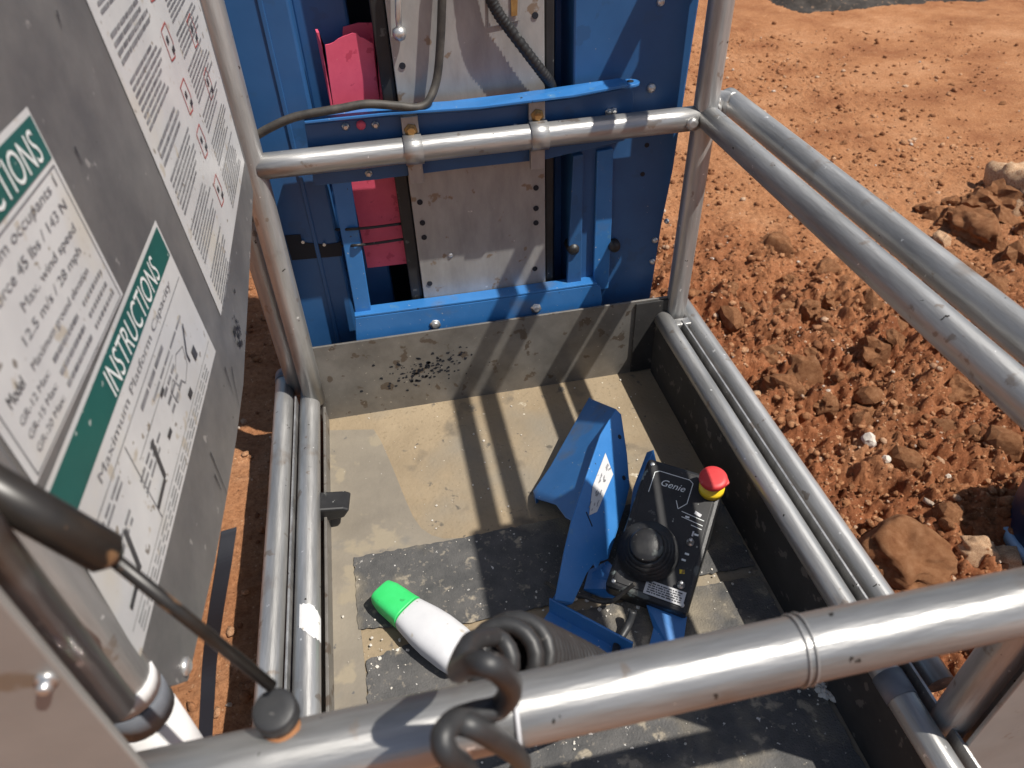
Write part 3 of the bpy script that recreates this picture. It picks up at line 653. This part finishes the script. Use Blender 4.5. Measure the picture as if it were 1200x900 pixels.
class Label:
    def __init__(s, tl, tr, br, bl): s.c = [Vector(pan(*q)) if not isinstance(q, Vector) else q for q in (tl, tr, br, bl)]
    def at(s, u, v):           # u along the text, v downwards
        a = s.c[0].lerp(s.c[1], u); b = s.c[3].lerp(s.c[2], u); return a.lerp(b, v)
    def P(s, u, v, off): q = s.at(u, v); return PP(q.x, q.y, off)
    def quad(s, mb, u0, v0, u1, v1, off): mb.sheet([s.P(u0, v0, off), s.P(u0, v1, off), s.P(u1, v1, off), s.P(u1, v0, off)])
    def frame(s, mb, u0, v0, u1, v1, w, off, asp=1.0):
        wu = w*asp
        s.quad(mb, u0, v0, u1, v0+w, off); s.quad(mb, u0, v1-w, u1, v1, off); s.quad(mb, u0, v0+w, u0+wu, v1-w, off); s.quad(mb, u1-wu, v0+w, u1, v1-w, off)
    def text(s, name, txt, u0, v0, u1, v1, off, material, shear=0.0):
        cu = bpy.data.curves.new('t', 'FONT'); cu.body = txt; cu.resolution_u = 3; cu.shear = shear
        ob = bpy.data.objects.new('t', cu); COL.objects.link(ob)
        me = bpy.data.meshes.new_from_object(ob.evaluated_get(bpy.context.evaluated_depsgraph_get()))
        bpy.data.objects.remove(ob)
        co = [v_.co.copy() for v_ in me.vertices]; x0 = min(c.x for c in co); x1 = max(c.x for c in co); y0 = 0.0; y1 = .72
        org = WORLD_LOC[panel.name]
        for v_, c in zip(me.vertices, co):
            q = s.P(u0+(u1-u0)*(c.x-x0)/(x1-x0), v1+(v0-v1)*(c.y-y0)/(y1-y0), off)
            v_.co = q-org
        me.materials.clear(); me.materials.append(M[material]); o = bpy.data.objects.new(name, me); COL.objects.link(o); o.parent = panel; return o
    def bars(s, mb, u0, v0, u1, v1, rows, off, fill=.55, wmin=.02, wmax=.06, ragged=.35, gap=.012):
        dv = (v1-v0)/rows
        for r_ in range(rows):
            u = u0; end = u1-(u1-u0)*random.random()*ragged
            while u < end:
                wd = min(random.uniform(wmin, wmax), end-u)
                if wd > .004: s.quad(mb, u, v0+dv*r_, u+wd, v0+dv*(r_+fill), off)
                u += wd+gap
O1, O2, O3 = .0006, .0011, .0015
# label A: the long warning sheet
tl = Vector(pan(100, 0)); bl = Vector(pan(258, 370)); ext = (tl-bl); tl2 = bl+ext*1.62
tr = Vector(pan(228, 0)); brr = Vector(pan(284, 180)); tr2 = Vector((brr.x-.003, tl2.y)); 
A = Label(tl2, tr2, Vector((brr.x-.004, bl.y+.035)), bl)
mb = MB(); A.quad(mb, 0, 0, 1, 1, O1); mb.build('warning_label', 'sticker', panel)
mb = MB(); rd = MB()
v = .05
while v < .95:
    hgt = random.uniform(.05, .11)
    rows = max(2, int(hgt/.0132))
    A.bars(mb, .05, v, .40, v+hgt*.86, rows, O2, .5, .02, .09, .4, .008)
    v += hgt+.01
v = .04
while v < .93:
    hgt = random.uniform(.05, .12); rows = max(2, int(hgt/.0118))
    A.bars(mb, .58, v, .93, v+hgt*.88, rows, O2, .5, .02, .07, .3, .008); v += hgt+.008
tag(mb.build('label_print', 'ink_faint', panel), kind='stuff')
def outline(L_, mb, pts, w, off):
    for i in range(len(pts)-1):
        a = L_.P(*pts[i], off); b = L_.P(*pts[i+1], off); d = (b-a); n = d.cross(PN).normalized()*w/2
        mb.sheet([a-n, b-n, b+n, a+n])
dk = MB()
for (uc, vc) in [(.47, .44), (.47, .55), (.47, .66), (.47, .76), (.78, .60), (.78, .72), (.47, .88)]:
    pts = [(uc-.035+random.uniform(-.01, .01), vc-.028), (uc+.03, vc-.03), (uc+.045, vc+.01), (uc+.02, vc+.034), (uc-.03, vc+.03), (uc-.035, vc-.028)]
    outline(A, rd, pts, .0014, O2)
    A.quad(dk, uc+.012, vc+.014, uc+.036, vc+.026, O3); A.quad(dk, uc-.012, vc-.012, uc+.004, vc+.002, O3)
tag(rd.build('label_diagram', 'ink_red', panel), kind='stuff'); tag(dk.build('label_diagram', 'ink', panel), kind='stuff')
# label B: capacity instructions
B = Label((48, 580), (181, 258), (252, 412), (163, 772))
mb = MB(); B.quad(mb, 0, 0, 1, 1, O1); mb.build('capacity_label', 'sticker', panel)
mb = MB(); B.quad(mb, .012, .025, .985, .215, O2); mb.build('label_band', 'teal', panel)
B.text('label_heading', 'INSTRUCTIONS', .37, .045, .86, .195, O3, 'print_white')
B.text('label_title', 'Maximum Platform Capacity', .17, .26, .90, .31, O2, 'ink_faint')
mb = MB(); B.bars(mb, .06, .40, .25, .47, 2, O2, .5, .03, .07, .1); B.bars(mb, .45, .40, .72, .45, 1, O2, .6, .05, .09, .1); B.bars(mb, .52, .48, .88, .51, 1, O2, .6, .04, .08, .1)
B.bars(mb, .30, .58, .48, .70, 3, O2, .45, .02, .05, .3); B.bars(mb, .58, .56, .72, .74, 3, O2, .4, .02, .04, .3); B.bars(mb, .10, .56, .22, .64, 2, O2, .5, .02, .04, .3)
B.bars(mb, .05, .90, .96, .985, 3, O2, .4, .02, .06, .15)
for (a, b) in [((.02, .36), (.98, .36)), ((.02, .87), (.98, .87)), ((.31, .38), (.31, .87)), ((.34, .53), (.72, .53))]: outline(B, mb, [a, b], .0008, O2)
outline(B, mb, [(.70, .60), (.74, .56), (.80, .60), (.78, .70), (.72, .74), (.70, .68)], .0008, O2); outline(B, mb, [(.62, .62), (.66, .60), (.68, .70), (.63, .72), (.62, .62)], .0008, O2)
tag(mb.build('label_print', 'ink_faint', panel), kind='stuff')
mb = MB()
for (u0, du) in ((.085, 0), (.345, 0)): outline(B, mb, [(u0+.075, .57), (u0+.055, .79)], .0042, O3); outline(B, mb, [(u0+.05, .79), (u0-.035, .80)], .0042, O3)
for (u, v0, v1) in [(.56, .52, .55), (.50, .70, .735), (.835, .70, .78), (.70, .79, .84)]: B.quad(mb, u, v0, u+.03, v1, O3)
outline(B, mb, [(.86, .53), (.80, .66), (.80, .72)], .002, O3)
tag(mb.build('label_diagram', 'ink', panel), kind='stuff')
# label C: specification sheet
C = Label(Vector((pan(40, 572)[0], pan(30, 125)[1])), (30, 125), (143, 345), (40, 570))
mb = MB(); C.quad(mb, 0, 0, 1, 1, O1); mb.build('specification_label', 'sticker', panel)
mb = MB(); C.quad(mb, .02, .03, .985, .225, O2); mb.build('label_band', 'teal', panel)
C.text('label_heading', 'INSTRUCTIONS', .10, .055, .93, .20, O3, 'print_white')
C.text('label_line', 'Maximum occupants 1', .12, .275, .93, .325, O2, 'ink_faint'); C.text('label_line', 'Side force 45 lbs / 143 N', .10, .38, .92, .43, O2, 'ink_faint')
C.text('label_line', 'Max. wind speed', .38, .49, .90, .535, O2, 'ink_faint'); C.text('label_line', '12.5 m/s / 28 mph', .30, .58, .86, .625, O2, 'ink_faint')
C.text('label_line', 'Maximum ground elevation', .27, .68, .84, .72, O2, 'ink_faint')
for k_, nm in enumerate(('GR-12 Max:', 'GR-15 Max:', 'GR-20 Max:')):
    C.text('label_line', nm, .09, .765+k_*.07, .33, .80+k_*.07, O2, 'ink_faint')
C.text('label_line', 'Model', .09, .66, .20, .715, O2, 'ink')
mb = MB(); C.bars(mb, .38, .772, .66, .975, 3, O2, .36, .015, .05, .1, .008); C.bars(mb, .70, .772, .94, .975, 3, O2, .36, .008, .022, .1, .012)
C.frame(mb, .03, .25, .975, .985, .006, O2, .8); tag(mb.build('label_print', 'ink_faint', panel), kind='stuff')
# scratches in the panel
mb = MB()
for pts in [[(85, 172), (95, 193)], [(262, 430), (272, 462)], [(270, 430), (279, 478)], [(245, 530), (266, 582)], [(250, 556), (258, 575)], [(64, 12), (70, 32)]]:
    q = [Vector(pan(*t)) for t in pts]; d = (q[1]-q[0]); n = Vector((-d.y, d.x)).normalized()*.0008
    mb.sheet([PP(*(q[0]-n), O2), PP(*(q[1]-n*.3), O2), PP(*(q[1]+n*.3), O2), PP(*(q[0]+n), O2)])
sp = Vector(pan(278, 388))
for _ in range(26):
    c = sp+Vector((random.gauss(0, .011), random.gauss(0, .008))); r_ = random.uniform(.001, .004)
    mb.sheet([PP(c.x+math.cos(k)*r_*.6, c.y+math.sin(k)*r_, O2+random.uniform(0, .0003)) for k in range(6)])
tag(mb.build('scratch_marks', 'void', panel), kind='stuff')

# front gate ---------------------------------------------------------------
YF, ZF = -.782, .477
front = rail('gate_rail', (-.018, YF, ZF), (.70, YF, ZF), R+.0004, 'alu', 32)
def ring(x, r, tilt, name, material='alu', thick=.0007):
    pts = [Vector((x+tilt*math.cos(a)*.01, YF+math.cos(a)*r, ZF+math.sin(a)*r)) for a in [k/32*2*math.pi for k in range(32)]]
    return MB().tube(pts, thick, 8, closed=True).build(name, material, plat)
x = ony(935, 752, YF+.0).x; ring(x, R+.0010, .15, 'wire_ring'); ring(x+.0042, R+.0010, .15, 'wire_ring')
x = ony(604, 836, YF).x; ring(x, R+.0014, .15, 'wire_ring', 'white', .0012)
ga = ony(128, 820, -.768); MB().tube([(ga.x, -.768, ga.z-.006), (ga.x, -.768, 1.0)], .0085, 24).build('gate_arm', 'alu', plat)
# entry side plates
pl = [Vector((ony(0, 698, -.790).x-.001, -.790, .36)), Vector((ony(0, 698, -.790).x-.001, -.790, .95)), Vector((-.30, -.790, .95)), Vector((-.30, -.790, .36))]
sp_ = MB().prism(pl, (0, .004, 0)).build('entry_plate', 'plate_grey', plat, .001)
hexbolt(ony(55, 795, -.790), .0026, sp_)
pr = [Vector((ony(1150, 856, -.735).x, -.735, z)) for z in (-.02, .6)]
MB().prism(pr+[Vector((.86, -.735, .6)), Vector((.86, -.735, -.02))], (0, .004, 0)).build('entry_plate', 'plate_grey', plat, .001)
# gas strut of the gate
A0 = ony(-90, 526, -.752); A1 = ony(124, 648, -.755); A2 = ony(318, 804, -.765)
st = MB().tube([A0, A1, A1+(A2-A1).normalized()*.004], [.0080, .0080, .0045], 24).build('strut_cylinder', 'strut_dark', plat)
MB().tube([A1, A2], .0028, 16).build('strut_rod', 'strut_dark', plat)
e = ony(326, 812, -.782); dn = Vector((0, 0, -1))
eb_ = ony(327, 840, -.770); MB().lathe(eb_, (0, -.15, 1), [(.0092, 0), (.0100, .0006), (.0102, .0012), (.0102, .0090), (.0100, .0098), (.0092, .0106), (.0088, .0108), (.0050, .0112), (.002, .0112)], 24).build('strut_end_cap', 'rubber', plat)
MB().lathe(eb_+Vector((.001, -.004, -.005)), (0, -.3, 1), [(.0085, 0), (.0085, .004), (.006, .006)], 18).build('strut_bolt', 'rust', plat)
# unseen block added on the top right rail to cast shade on the mats
MB().obox(Vector((.645, -.625, .775)), Vector((1, 0, 0)), Vector((0, 1, 0)), Vector((0, 0, 1)), (.115, .20, .07), .008).build('shade_block', 'blue', plat)
# black strap between panel and rails, and the black block
st_ = spline([onz(268, 620, .36), onz(262, 660, .34), onz(253, 715, .30), onz(246, 770, .24), onz(243, 820, .20), onz(240, 880, .15), onz(240, 940, .10)], 8)
sm = MB()
for i in range(len(st_)-1):
    a, b = st_[i], st_[i+1]; wv = Vector((.0062, .001, 0)); t_ = Vector((0, .003, .001))
    sm.add([a-wv, a+wv, b+wv, b-wv, a-wv-t_, a+wv-t_, b+wv-t_, b-wv-t_], [(0, 1, 2, 3), (7, 6, 5, 4), (0, 4, 5, 1), (1, 5, 6, 2), (2, 6, 7, 3), (3, 7, 4, 0)])
sm.build('hanging_strap', 'void', plat)
p = onz(390, 588, .045)
MB().prism([Vector((-.03, p.y-.017, z_)) if k_ == 0 else Vector((x_, p.y-.017, z_)) for k_, (x_, z_) in enumerate([(-.03, .026), (-.03, .054), (p.x+.014, .046), (p.x+.022, .040), (p.x+.012, .026)])], (.004, .034, 0)).build('rubber_stop', 'black', plat, .003)

# ================================================================== LOOSE THINGS ON THE FLOOR
FL = .0042
# bottle with green cap
a = onz(446, 693, .024); b = onz(481, 715, .026); c = onz(548, 771, .027)
ax = (c-a); ax.z = 0; Ltot = ax.length; ax.normalize(); side = Vector((-ax.y, ax.x, 0))
bt = empty('bottle', (a.x, a.y, FL)); cz = FL+.0185
L1 = (b-a).dot(ax)
prof = [(.0150, 0), (.0166, .0008), (.0172, .002), (.0200, .014), (.0218, L1-.003), (.0222, L1-.001)]
MB().lathe(Vector((a.x, a.y, cz)), ax, prof, 48, (1, .78), side, 3.6).build('cap', 'green', bt)
body = [(.0222, L1), (.0226, L1+.001), (.0240, L1+.010), (.0268, L1+.028), (.0285, L1+.048), (.0282, L1+.075), (.0265, L1+.093), (.018, L1+.098)]
MB().lathe(Vector((a.x, a.y, cz)), ax, body, 48, (1, .68), side, 3.0).build('body', 'white', bt)
tag(bt, 'white plastic bottle with a green cap lying on the dark mat', 'bottle')

# control box
cTL, cTR, cBR, cBL = onz(757, 537, .098), onz(853, 561, .096), onz(804, 717, .034), onz(710, 689, .036)
e1 = ((cTL+cTR)-(cBL+cBR)).normalized(); e2 = ((cTR+cBR)-(cTL+cBL)); e2 = (e2-e1*e2.dot(e1)).normalized(); en = e2.cross(e1).normalized()
CF = (cTL+cTR+cBR+cBL)/4; HU = ((cTR-cTL).dot(e2)+(cBR-cBL).dot(e2))/4; HV = ((cTL-cBL).dot(e1)+(cTR-cBR).dot(e1))/4; ez = Vector((0, 0, 1)); ctr = Vector((CF.x, CF.y, 0))
cb = empty('control_box', (ctr.x, ctr.y, FL)); tag(cb, 'black handheld control box with joystick and red stop button', 'control box')
def cbp(u, v_, z): return CF+e2*(u*HU/.059)+e1*(v_*HV/.106)+en*(z-.0800)     # u across (right), v up the box
tp = [cbp(-.059, -.106, .08), cbp(.059, -.106, .08), cbp(.059, .106, .08), cbp(-.059, .106, .08)]
bt_ = [Vector((q.x, q.y, FL))+Vector((en.x, en.y, 0))*-.02 for q in tp]
body = MB().add(bt_+tp, [(3, 2, 1, 0), (4, 5, 6, 7), (0, 1, 5, 4), (1, 2, 6, 5), (2, 3, 7, 6), (3, 0, 4, 7)]).build('housing', 'box_black', cb, .005)
ZB = .0800
MB().obox(cbp(0, -.0, ZB+.0006), e2, e1, en, (HU*2*.85, HV*2*.91, .0016)).build('face_plate', 'black', cb, .0005)
def cbtext(name, txt, u0, u1, v0, v1, material='print_white', shear=0.0):
    cu = bpy.data.curves.new('t', 'FONT'); cu.body = txt; cu.resolution_u = 3; cu.shear = shear
    ob = bpy.data.objects.new('t', cu); COL.objects.link(ob)
    me = bpy.data.meshes.new_from_object(ob.evaluated_get(bpy.context.evaluated_depsgraph_get())); bpy.data.objects.remove(ob)
    xs = [v_.co.x for v_ in me.vertices]; x0, x1 = min(xs), max(xs)
    for v_ in me.vertices:
        c_ = v_.co.copy(); v_.co = cbp(u0+(u1-u0)*(c_.x-x0)/(x1-x0), v0+(v1-v0)*c_.y/.72, ZB+.0019)-WORLD_LOC[cb.name]
    me.materials.clear(); me.materials.append(M[material]); o = bpy.data.objects.new(name, me); COL.objects.link(o); o.parent = cb
cbtext('maker_name', 'Genie', -.028, .008, .066, .077, 'print_white', .3)
mb = MB()
def line(mb, pts, w=.0011):
    for i in range(len(pts)-1):
        a_, b_ = Vector(pts[i]), Vector(pts[i+1]); d_ = (b_-a_).normalized(); n_ = Vector((-d_.y, d_.x))*w/2
        mb.sheet([cbp(*(a_-n_), ZB+.0018), cbp(*(b_-n_), ZB+.0018), cbp(*(b_+n_), ZB+.0018), cbp(*(a_+n_), ZB+.0018)])
line(mb, [(-.042, .050), (-.042, .084), (-.036, .088), (.010, .088), (.016, .084), (.016, .050), (.006, .038), (.0, .050)])
line(mb, [(.012, .036), (.046, .032)]); line(mb, [(.014, .028), (.046, .024)]); line(mb, [(.030, .020), (.046, .018)])
arc = [(-.016+.038*math.cos(t), -.040+.038*math.sin(t)) for t in [(-60+k*12)*math.pi/180 for k in range(13)]]
line(mb, arc)
for (u, v_) in [(.036, -.024), (.034, -.034), (.022, .030), (.041, .008)]: line(mb, [(u-.003, v_), (u+.003, v_)], .003)
tag(mb.build('face_print', 'print_white', cb), kind='stuff')
mb = MB(); line(mb, [(.030, .041), (.040, .038)], .005); line(mb, [(.036, .012), (.036, .004)], .0025); tag(mb.build('white_mark', 'white', cb), kind='stuff')
for (u_, v_) in [(.036, -.006), (.040, -.070)]:
    MB().lathe(cbp(u_, v_, ZB+.0012), en, [(.0050, 0), (.0050, .002), (.0030, .0024), (.0022, .009), (.0028, .011), (.001, .0118)], 12).build('toggle_switch', 'steel', cb)
for (u_, v_) in [(-.049, .096), (.049, .096), (-.049, -.096), (.049, -.096)]:
    MB().lathe(cbp(u_, v_, ZB), en, [(.0030, -.001), (.0030, .001), (.0015, .0016)], 10).build('screw', 'steel', cb)
mb = MB(); line(mb, [(.033, -.052), (.040, -.050)], .006); mb.build('yellow_mark', 'yellow', cb)
# sticker at the foot
MB().obox(cbp(.022, -.088, ZB+.0020), e2, e1, en, (.050, .018, .0006)).build('barcode_sticker', 'sticker', cb)
mb = MB()
for k_ in range(5):
    v0 = -.0955+k_*.0033; u = -.002
    while u < .044:
        w_ = random.uniform(.002, .007); mb.sheet([cbp(u, v0, ZB+.0026), cbp(min(u+w_, .046), v0, ZB+.0026), cbp(min(u+w_, .046), v0+.0018, ZB+.0026), cbp(u, v0+.0018, ZB+.0026)]); u += w_+.0012
tag(mb.build('sticker_print', 'ink', cb), kind='stuff')
# joystick
jb = cbp(-.016, -.040, ZB+.0012)
prof = []
for k_ in range(7):
    t = k_/6; r_ = .039*math.cos(t*1.0); z_ = .030*math.sin(t*1.4)
    prof += [(r_, z_), (r_*1.01, z_+.0009), (r_*.90, z_+.0022), (r_*.89, z_+.0030)]
jn = (en+Vector((-.10, -.05, 0))).normalized(); bo = MB().lathe(jb, jn, prof, 32).build('joystick_boot', 'rubber', cb)
MB().lathe(jb+jn*.027, jn, [(.016, 0), (.0205, .002), (.0195, .004), (.0215, .006), (.0200, .008), (.0215, .010), (.0190, .0125), (.012, .015), (.003, .016)], 28).build('joystick_knob', 'box_black', cb)
# emergency stop
eb = cbp(.0435, .083, ZB+.001); tn = (en+Vector((.02, .12, .45))).normalized()
es = MB().lathe(eb, tn, [(.0165, 0), (.0165, .010), (.0140, .011), (.0125, .020)], 28).build('stop_button_base', 'yellow', cb)
MB().lathe(eb+tn*.018, tn, [(.0120, 0), (.0165, .003), (.0180, .006), (.0180, .011), (.0168, .0130), (.012, .0138), (.004, .0140)], 32).build('stop_button_cap', 'estop', cb)
tg = eb+tn*.025+e2*.0165; MB().prism([tg+e1*.007, tg+e2*.0045, tg-e1*.007], tn*.004).build('stop_button_tab', 'estop', cb, .001)

# blue bracket -------------------------------------------------------------
br = empty('control_bracket', Vector((onz(690, 600, 0).x, onz(690, 600, 0).y, FL))); tag(br, 'bent blue steel bracket leaning beside the black control box', 'bracket')
def zp(a, b, z): return onz(a, b, z)
Lp = [(690, 466, .075), (722, 479, .108), (704, 509, .104), (688, 556, .100), (671, 611, .083), (662, 606, .062), (651, 591, .038), (628, 584, .022), (625, 575, .024), (645, 546, .040), (664, 512, .058)]
def plane_pts(tri, pxs):
    A_, B_, C_ = [zp(*q) for q in tri]; n_ = (B_-A_).cross(C_-A_).normalized()
    if n_.z < 0: n_ = -n_
    out = []
    for (px_, py_) in pxs:
        d_ = Vector(ray(px_, py_)); out.append(Vector(CAM)+d_*((A_-Vector(CAM)).dot(n_)/d_.dot(n_)))
    return out, n_
LT = [(722, 479, .108), (684, 584, .096), (627, 580, .020)]
V3, nL = plane_pts(LT, [(q[0], q[1]) for q in Lp]); MB().prism(V3, nL*-.003).build('hook_plate', 'blue_bright', br, .0014)
V3, nL = plane_pts(LT, [(625, 575), (628, 584), (651, 591)]); MB().prism([V3[0], V3[1], V3[1]-Vector((0, 0, .012)), V3[0]-Vector((0, 0, .012))], (.004, .002, 0)).build('hook_lip', 'blue_bright', br)
Rp = [(722, 479, .108), (728, 485, .098), (735, 532, .078), (738, 570, .066), (733, 592, .060), (713, 655, .046), (698, 663, .046), (690, 670, .044), (673, 705, .022), (655, 700, .030), (668, 640, .072), (676, 600, .088), (682, 572, .100), (704, 509, .104)]
RTRI = [(722, 479, .108), (684, 584, .096), (713, 655, .044)]
V3, nR = plane_pts(RTRI, [(722, 479), (728, 485), (735, 532), (738, 570), (733, 592), (713, 655), (704, 658), (700, 667), (696, 661), (688, 672), (672, 707), (651, 703), (662, 645), (671, 607), (688, 556), (704, 509)])
MB().prism(V3, nR*-.003).build('mount_plate', 'blue_bright', br, .0014)
fe = plane_pts(RTRI, [(728, 485), (735, 532), (738, 570), (733, 592), (713, 655)])[0]
for i_ in range(4):
    MB().prism([fe[i_], fe[i_+1], fe[i_+1]-nR*.014, fe[i_]-nR*.014], (nR.cross(fe[i_+1]-fe[i_])).normalized()*-.0028).build('edge_flange', 'blue_bright', br, .0007)
fe = plane_pts(LT, [(690, 466), (664, 512), (645, 546), (625, 575)])[0]
for i_ in range(3):
    MB().prism([fe[i_], fe[i_+1], fe[i_+1]-nL*.010, fe[i_]-nL*.010], (nL.cross(fe[i_+1]-fe[i_])).normalized()*.0028).build('edge_flange', 'blue_bright', br, .0007)
for (a_, b_) in [(726, 512), (731, 560)]:
    p_ = plane_pts(RTRI, [(a_, b_)])[0][0]; MB().lathe(p_, nR, [(.0035, -.004), (.0035, .0006), (.003, .0008)], 14).build('bolt_hole', 'void', br)
lab = [(706, 537, .0985), (715, 556, .0862), (698, 596, .0795), (690, 600, .0855), (695, 570, .0945)]
def lift(px, py):     # height of the back plate under a pixel (plane through three of its corners)
    A_, B_, C_ = [zp(*q) for q in RTRI]; n_ = (B_-A_).cross(C_-A_).normalized()
    d_ = Vector(ray(px, py)); t_ = (A_-Vector(CAM)).dot(n_)/d_.dot(n_)
    if n_.z < 0: n_ = -n_
    return Vector(CAM)+d_*t_, n_
pts = [lift(a_, b_) for a_, b_ in [(709, 531), (718, 556), (699, 600), (690, 604), (694, 570)]]
MB().prism([p_+n_*.0004 for p_, n_ in pts], pts[0][1]*.0006).build('white_label', 'sticker', br)
mb = MB()
for k_ in range(34):
    t_ = random.random(); s_ = random.uniform(.15, .8); px_ = 711.5+(693.5-711.5)*t_+random.uniform(-5, 4); py_ = 548+(598-548)*t_+random.uniform(-4, 2)
    p_, n_ = lift(px_, py_); q_, _ = lift(px_+1.2, py_-2.6); w_ = (q_-p_).cross(n_).normalized()*.0006
    o_ = n_*.0015; mb.sheet([p_-w_+o_, q_-w_+o_, q_+w_+o_, p_+w_+o_])
tag(mb.build('label_print', 'ink_faint', br), kind='stuff')
p_, n_ = lift(687, 600); q_, _ = lift(694, 617); w_ = (q_-p_).cross(n_).normalized()*.0009; 
MB().prism([p_-w_-n_*.002, q_-w_-n_*.002, q_+w_-n_*.002, p_+w_-n_*.002], n_*.0024).build('slot', 'void', br)
# right hand wing, seen beyond the box
Wp = [zp(758, 530, .055), zp(766, 527, .062), zp(770, 545, .060), zp(748, 588, .040), zp(738, 600, .035), zp(742, 572, .045)]
MB().prism(Wp, (0, 0, -.003)).build('wing', 'blue_bright', br)
# foot tray
t0, t1 = zp(648, 703, .034), zp(737, 753, .030); dv = (t1-t0); dv.z = 0; Lt = dv.length; dv.normalize(); nv = Vector((-dv.y, dv.x, 0))
mid = (t0+t1)/2
MB().obox(Vector((mid.x, mid.y, FL+.015)), dv, nv, ez, (Lt+.01, .003, .030)).build('tray_wall', 'blue_bright', br, .0008)
MB().obox(Vector((mid.x, mid.y, FL+.0015))-nv*.012, dv, nv, ez, (Lt+.01, .022, .003)).build('tray_lip', 'blue_bright', br, .0008)
MB().prism([zp(646, 704, .034), zp(656, 688, .040), zp(668, 694, .034), zp(671, 706, .026), zp(655, 712, .022)], (0, 0, -.003)).build('tray_corner', 'blue_bright', br)
MB().prism([zp(690, 668, .030), zp(712, 657, .034), zp(745, 690, .028), zp(760, 707, .022), zp(733, 701, .014), zp(705, 699, .010), zp(684, 690, .014)], (0, 0, -.003)).build('tray_plate', 'blue_bright', br)
MB().prism([zp(745, 690, .028), zp(806, 716, .020), zp(801, 752, FL+.005), zp(783, 756, FL+.005), zp(757, 706, .022)], (0, 0, -.003)).build('tray_plate', 'blue_bright', br)
MB().prism([zp(757, 706, .0222), zp(783, 756, FL+.0052), zp(760, 760, FL+.0045), zp(766, 735, FL+.006)], (0, 0, -.003)).build('tray_plate', 'blue_bright', br)

# thin lead between bracket and box
tag(MB().tube(spline([zp(640, 683, .020), zp(652, 690, .046), zp(664, 697, .046), zp(680, 698, .030), zp(702, 705, .018), zp(718, 704, .026), zp(736, 690, .050), zp(744, 684, .060)], 8), .0026, 8).build('thin_lead', 'cable'),
    'thin dusty black lead running from the blue bracket to the control box', 'lead')

# coiled cord hanging over the gate rail
def helix_pts():
    pts = []
    ctl = spline([onz(716, 812, .03), onz(712, 806, .18), onz(690, 794, .29), onz(648, 778, .365), ony(592, 763, -.742)], 40)
    cum = [0]
    for i in range(len(ctl)-1): cum.append(cum[-1]+(ctl[i+1]-ctl[i]).length)
    turns = int(cum[-1]/.0108); n = turns*18; u = None
    for i in range(n+1):
        t = i/n*cum[-1]; k_ = min(len(ctl)-2, max(0, next((q for q in range(len(cum)-1) if cum[q+1] >= t), len(cum)-2)))
        f_ = (t-cum[k_])/max(1e-9, cum[k_+1]-cum[k_]); c_ = ctl[k_].lerp(ctl[k_+1], f_); ax_ = (ctl[k_+1]-ctl[k_]).normalized()
        u = ax_.orthogonal().normalized() if u is None else (u-ax_*u.dot(ax_)).normalized(); wv = ax_.cross(u)
        a_ = i/18*2*math.pi; r_ = .0195-.002*(1-i/n); e_ = max(0, (i-(n-30))/30); r_ *= 1-.35*e_; c_ = c_+Vector((-.012, -.004, .004))*e_
        pts.append(c_+u*math.cos(a_)*r_+wv*math.sin(a_)*r_)
    return pts
hp = helix_pts()
start = [zp(742, 716, .030), zp(735, 735, .016), zp(722, 760, .014)]
tail = [hp[-1], ony(552, 752, -.762), ony(536, 786, -.785), ony(556, 777, -.812), ony(583, 784, -.817), ony(598, 806, -.813), ony(586, 828, -.811), ony(555, 837, -.813),
        ony(530, 847, -.818), ony(519, 865, -.824), ony(526, 886, -.828), ony(546, 902, -.824), ony(556, 930, -.82)]
pts = spline(start+[hp[0]], 8)[:-1]+hp[:-1]+spline(tail, 10)
strand = spline([ony(532, 846, -.816), ony(556, 852, -.819), ony(580, 866, -.816), ony(602, 882, -.806), ony(612, 896, -.790), ony(604, 905, -.774)], 8)
tag(MB().tube(pts, .0049, 10).tube(strand, .0049, 10).build('coiled_cord', 'rubber'), 'thick dark grey coiled cord hanging over the front gate rail', 'cord')

# crumbs of mortar and grit on the floor (uncountable)
cr = MB(); ib = bmesh.new(); bmesh.ops.create_icosphere(ib, subdivisions=1, radius=1); iv = [v_.co.copy() for v_ in ib.verts]; ifc = [tuple(v_.index for v_ in f.verts) for f in ib.faces]; ib.free()
def crumb(p, s):
    k_ = random.uniform(0, 6.28); cr.add([p+Vector(((v_.x*math.cos(k_)-v_.y*math.sin(k_))*random.uniform(.6, 1.3), (v_.x*math.sin(k_)+v_.y*math.cos(k_))*random.uniform(.6, 1.3), v_.z*.7*random.uniform(.6, 1.2)))*s for v_ in iv], ifc)
for _ in range(330):
    x, y = random.uniform(.01, .55), random.uniform(-.72, -.01); crumb(Vector((x, y, .0048 if y < -.297 else .0012)), .0005+.0019*random.random()**4)
for _ in range(45):
    a_, b_ = random.gauss(458, 34), random.gauss(760, 16); crumb(onz(a_, b_, .0045), .0005+.0022*random.random()**3)
for _ in range(60):
    a_, b_ = random.gauss(970, 18), random.gauss(808, 8); crumb(onz(a_, b_, .0045), .001+.005*random.random()**2)
for _ in range(50):
    a_, b_ = random.gauss(690, 40), random.gauss(715, 14); crumb(onz(a_, b_, .0045), .0008+.003*random.random()**2)
tag(cr.build('mortar_crumbs', 'crumb'), 'pale mortar crumbs and grit scattered over the platform floor', 'crumbs', kind='stuff')
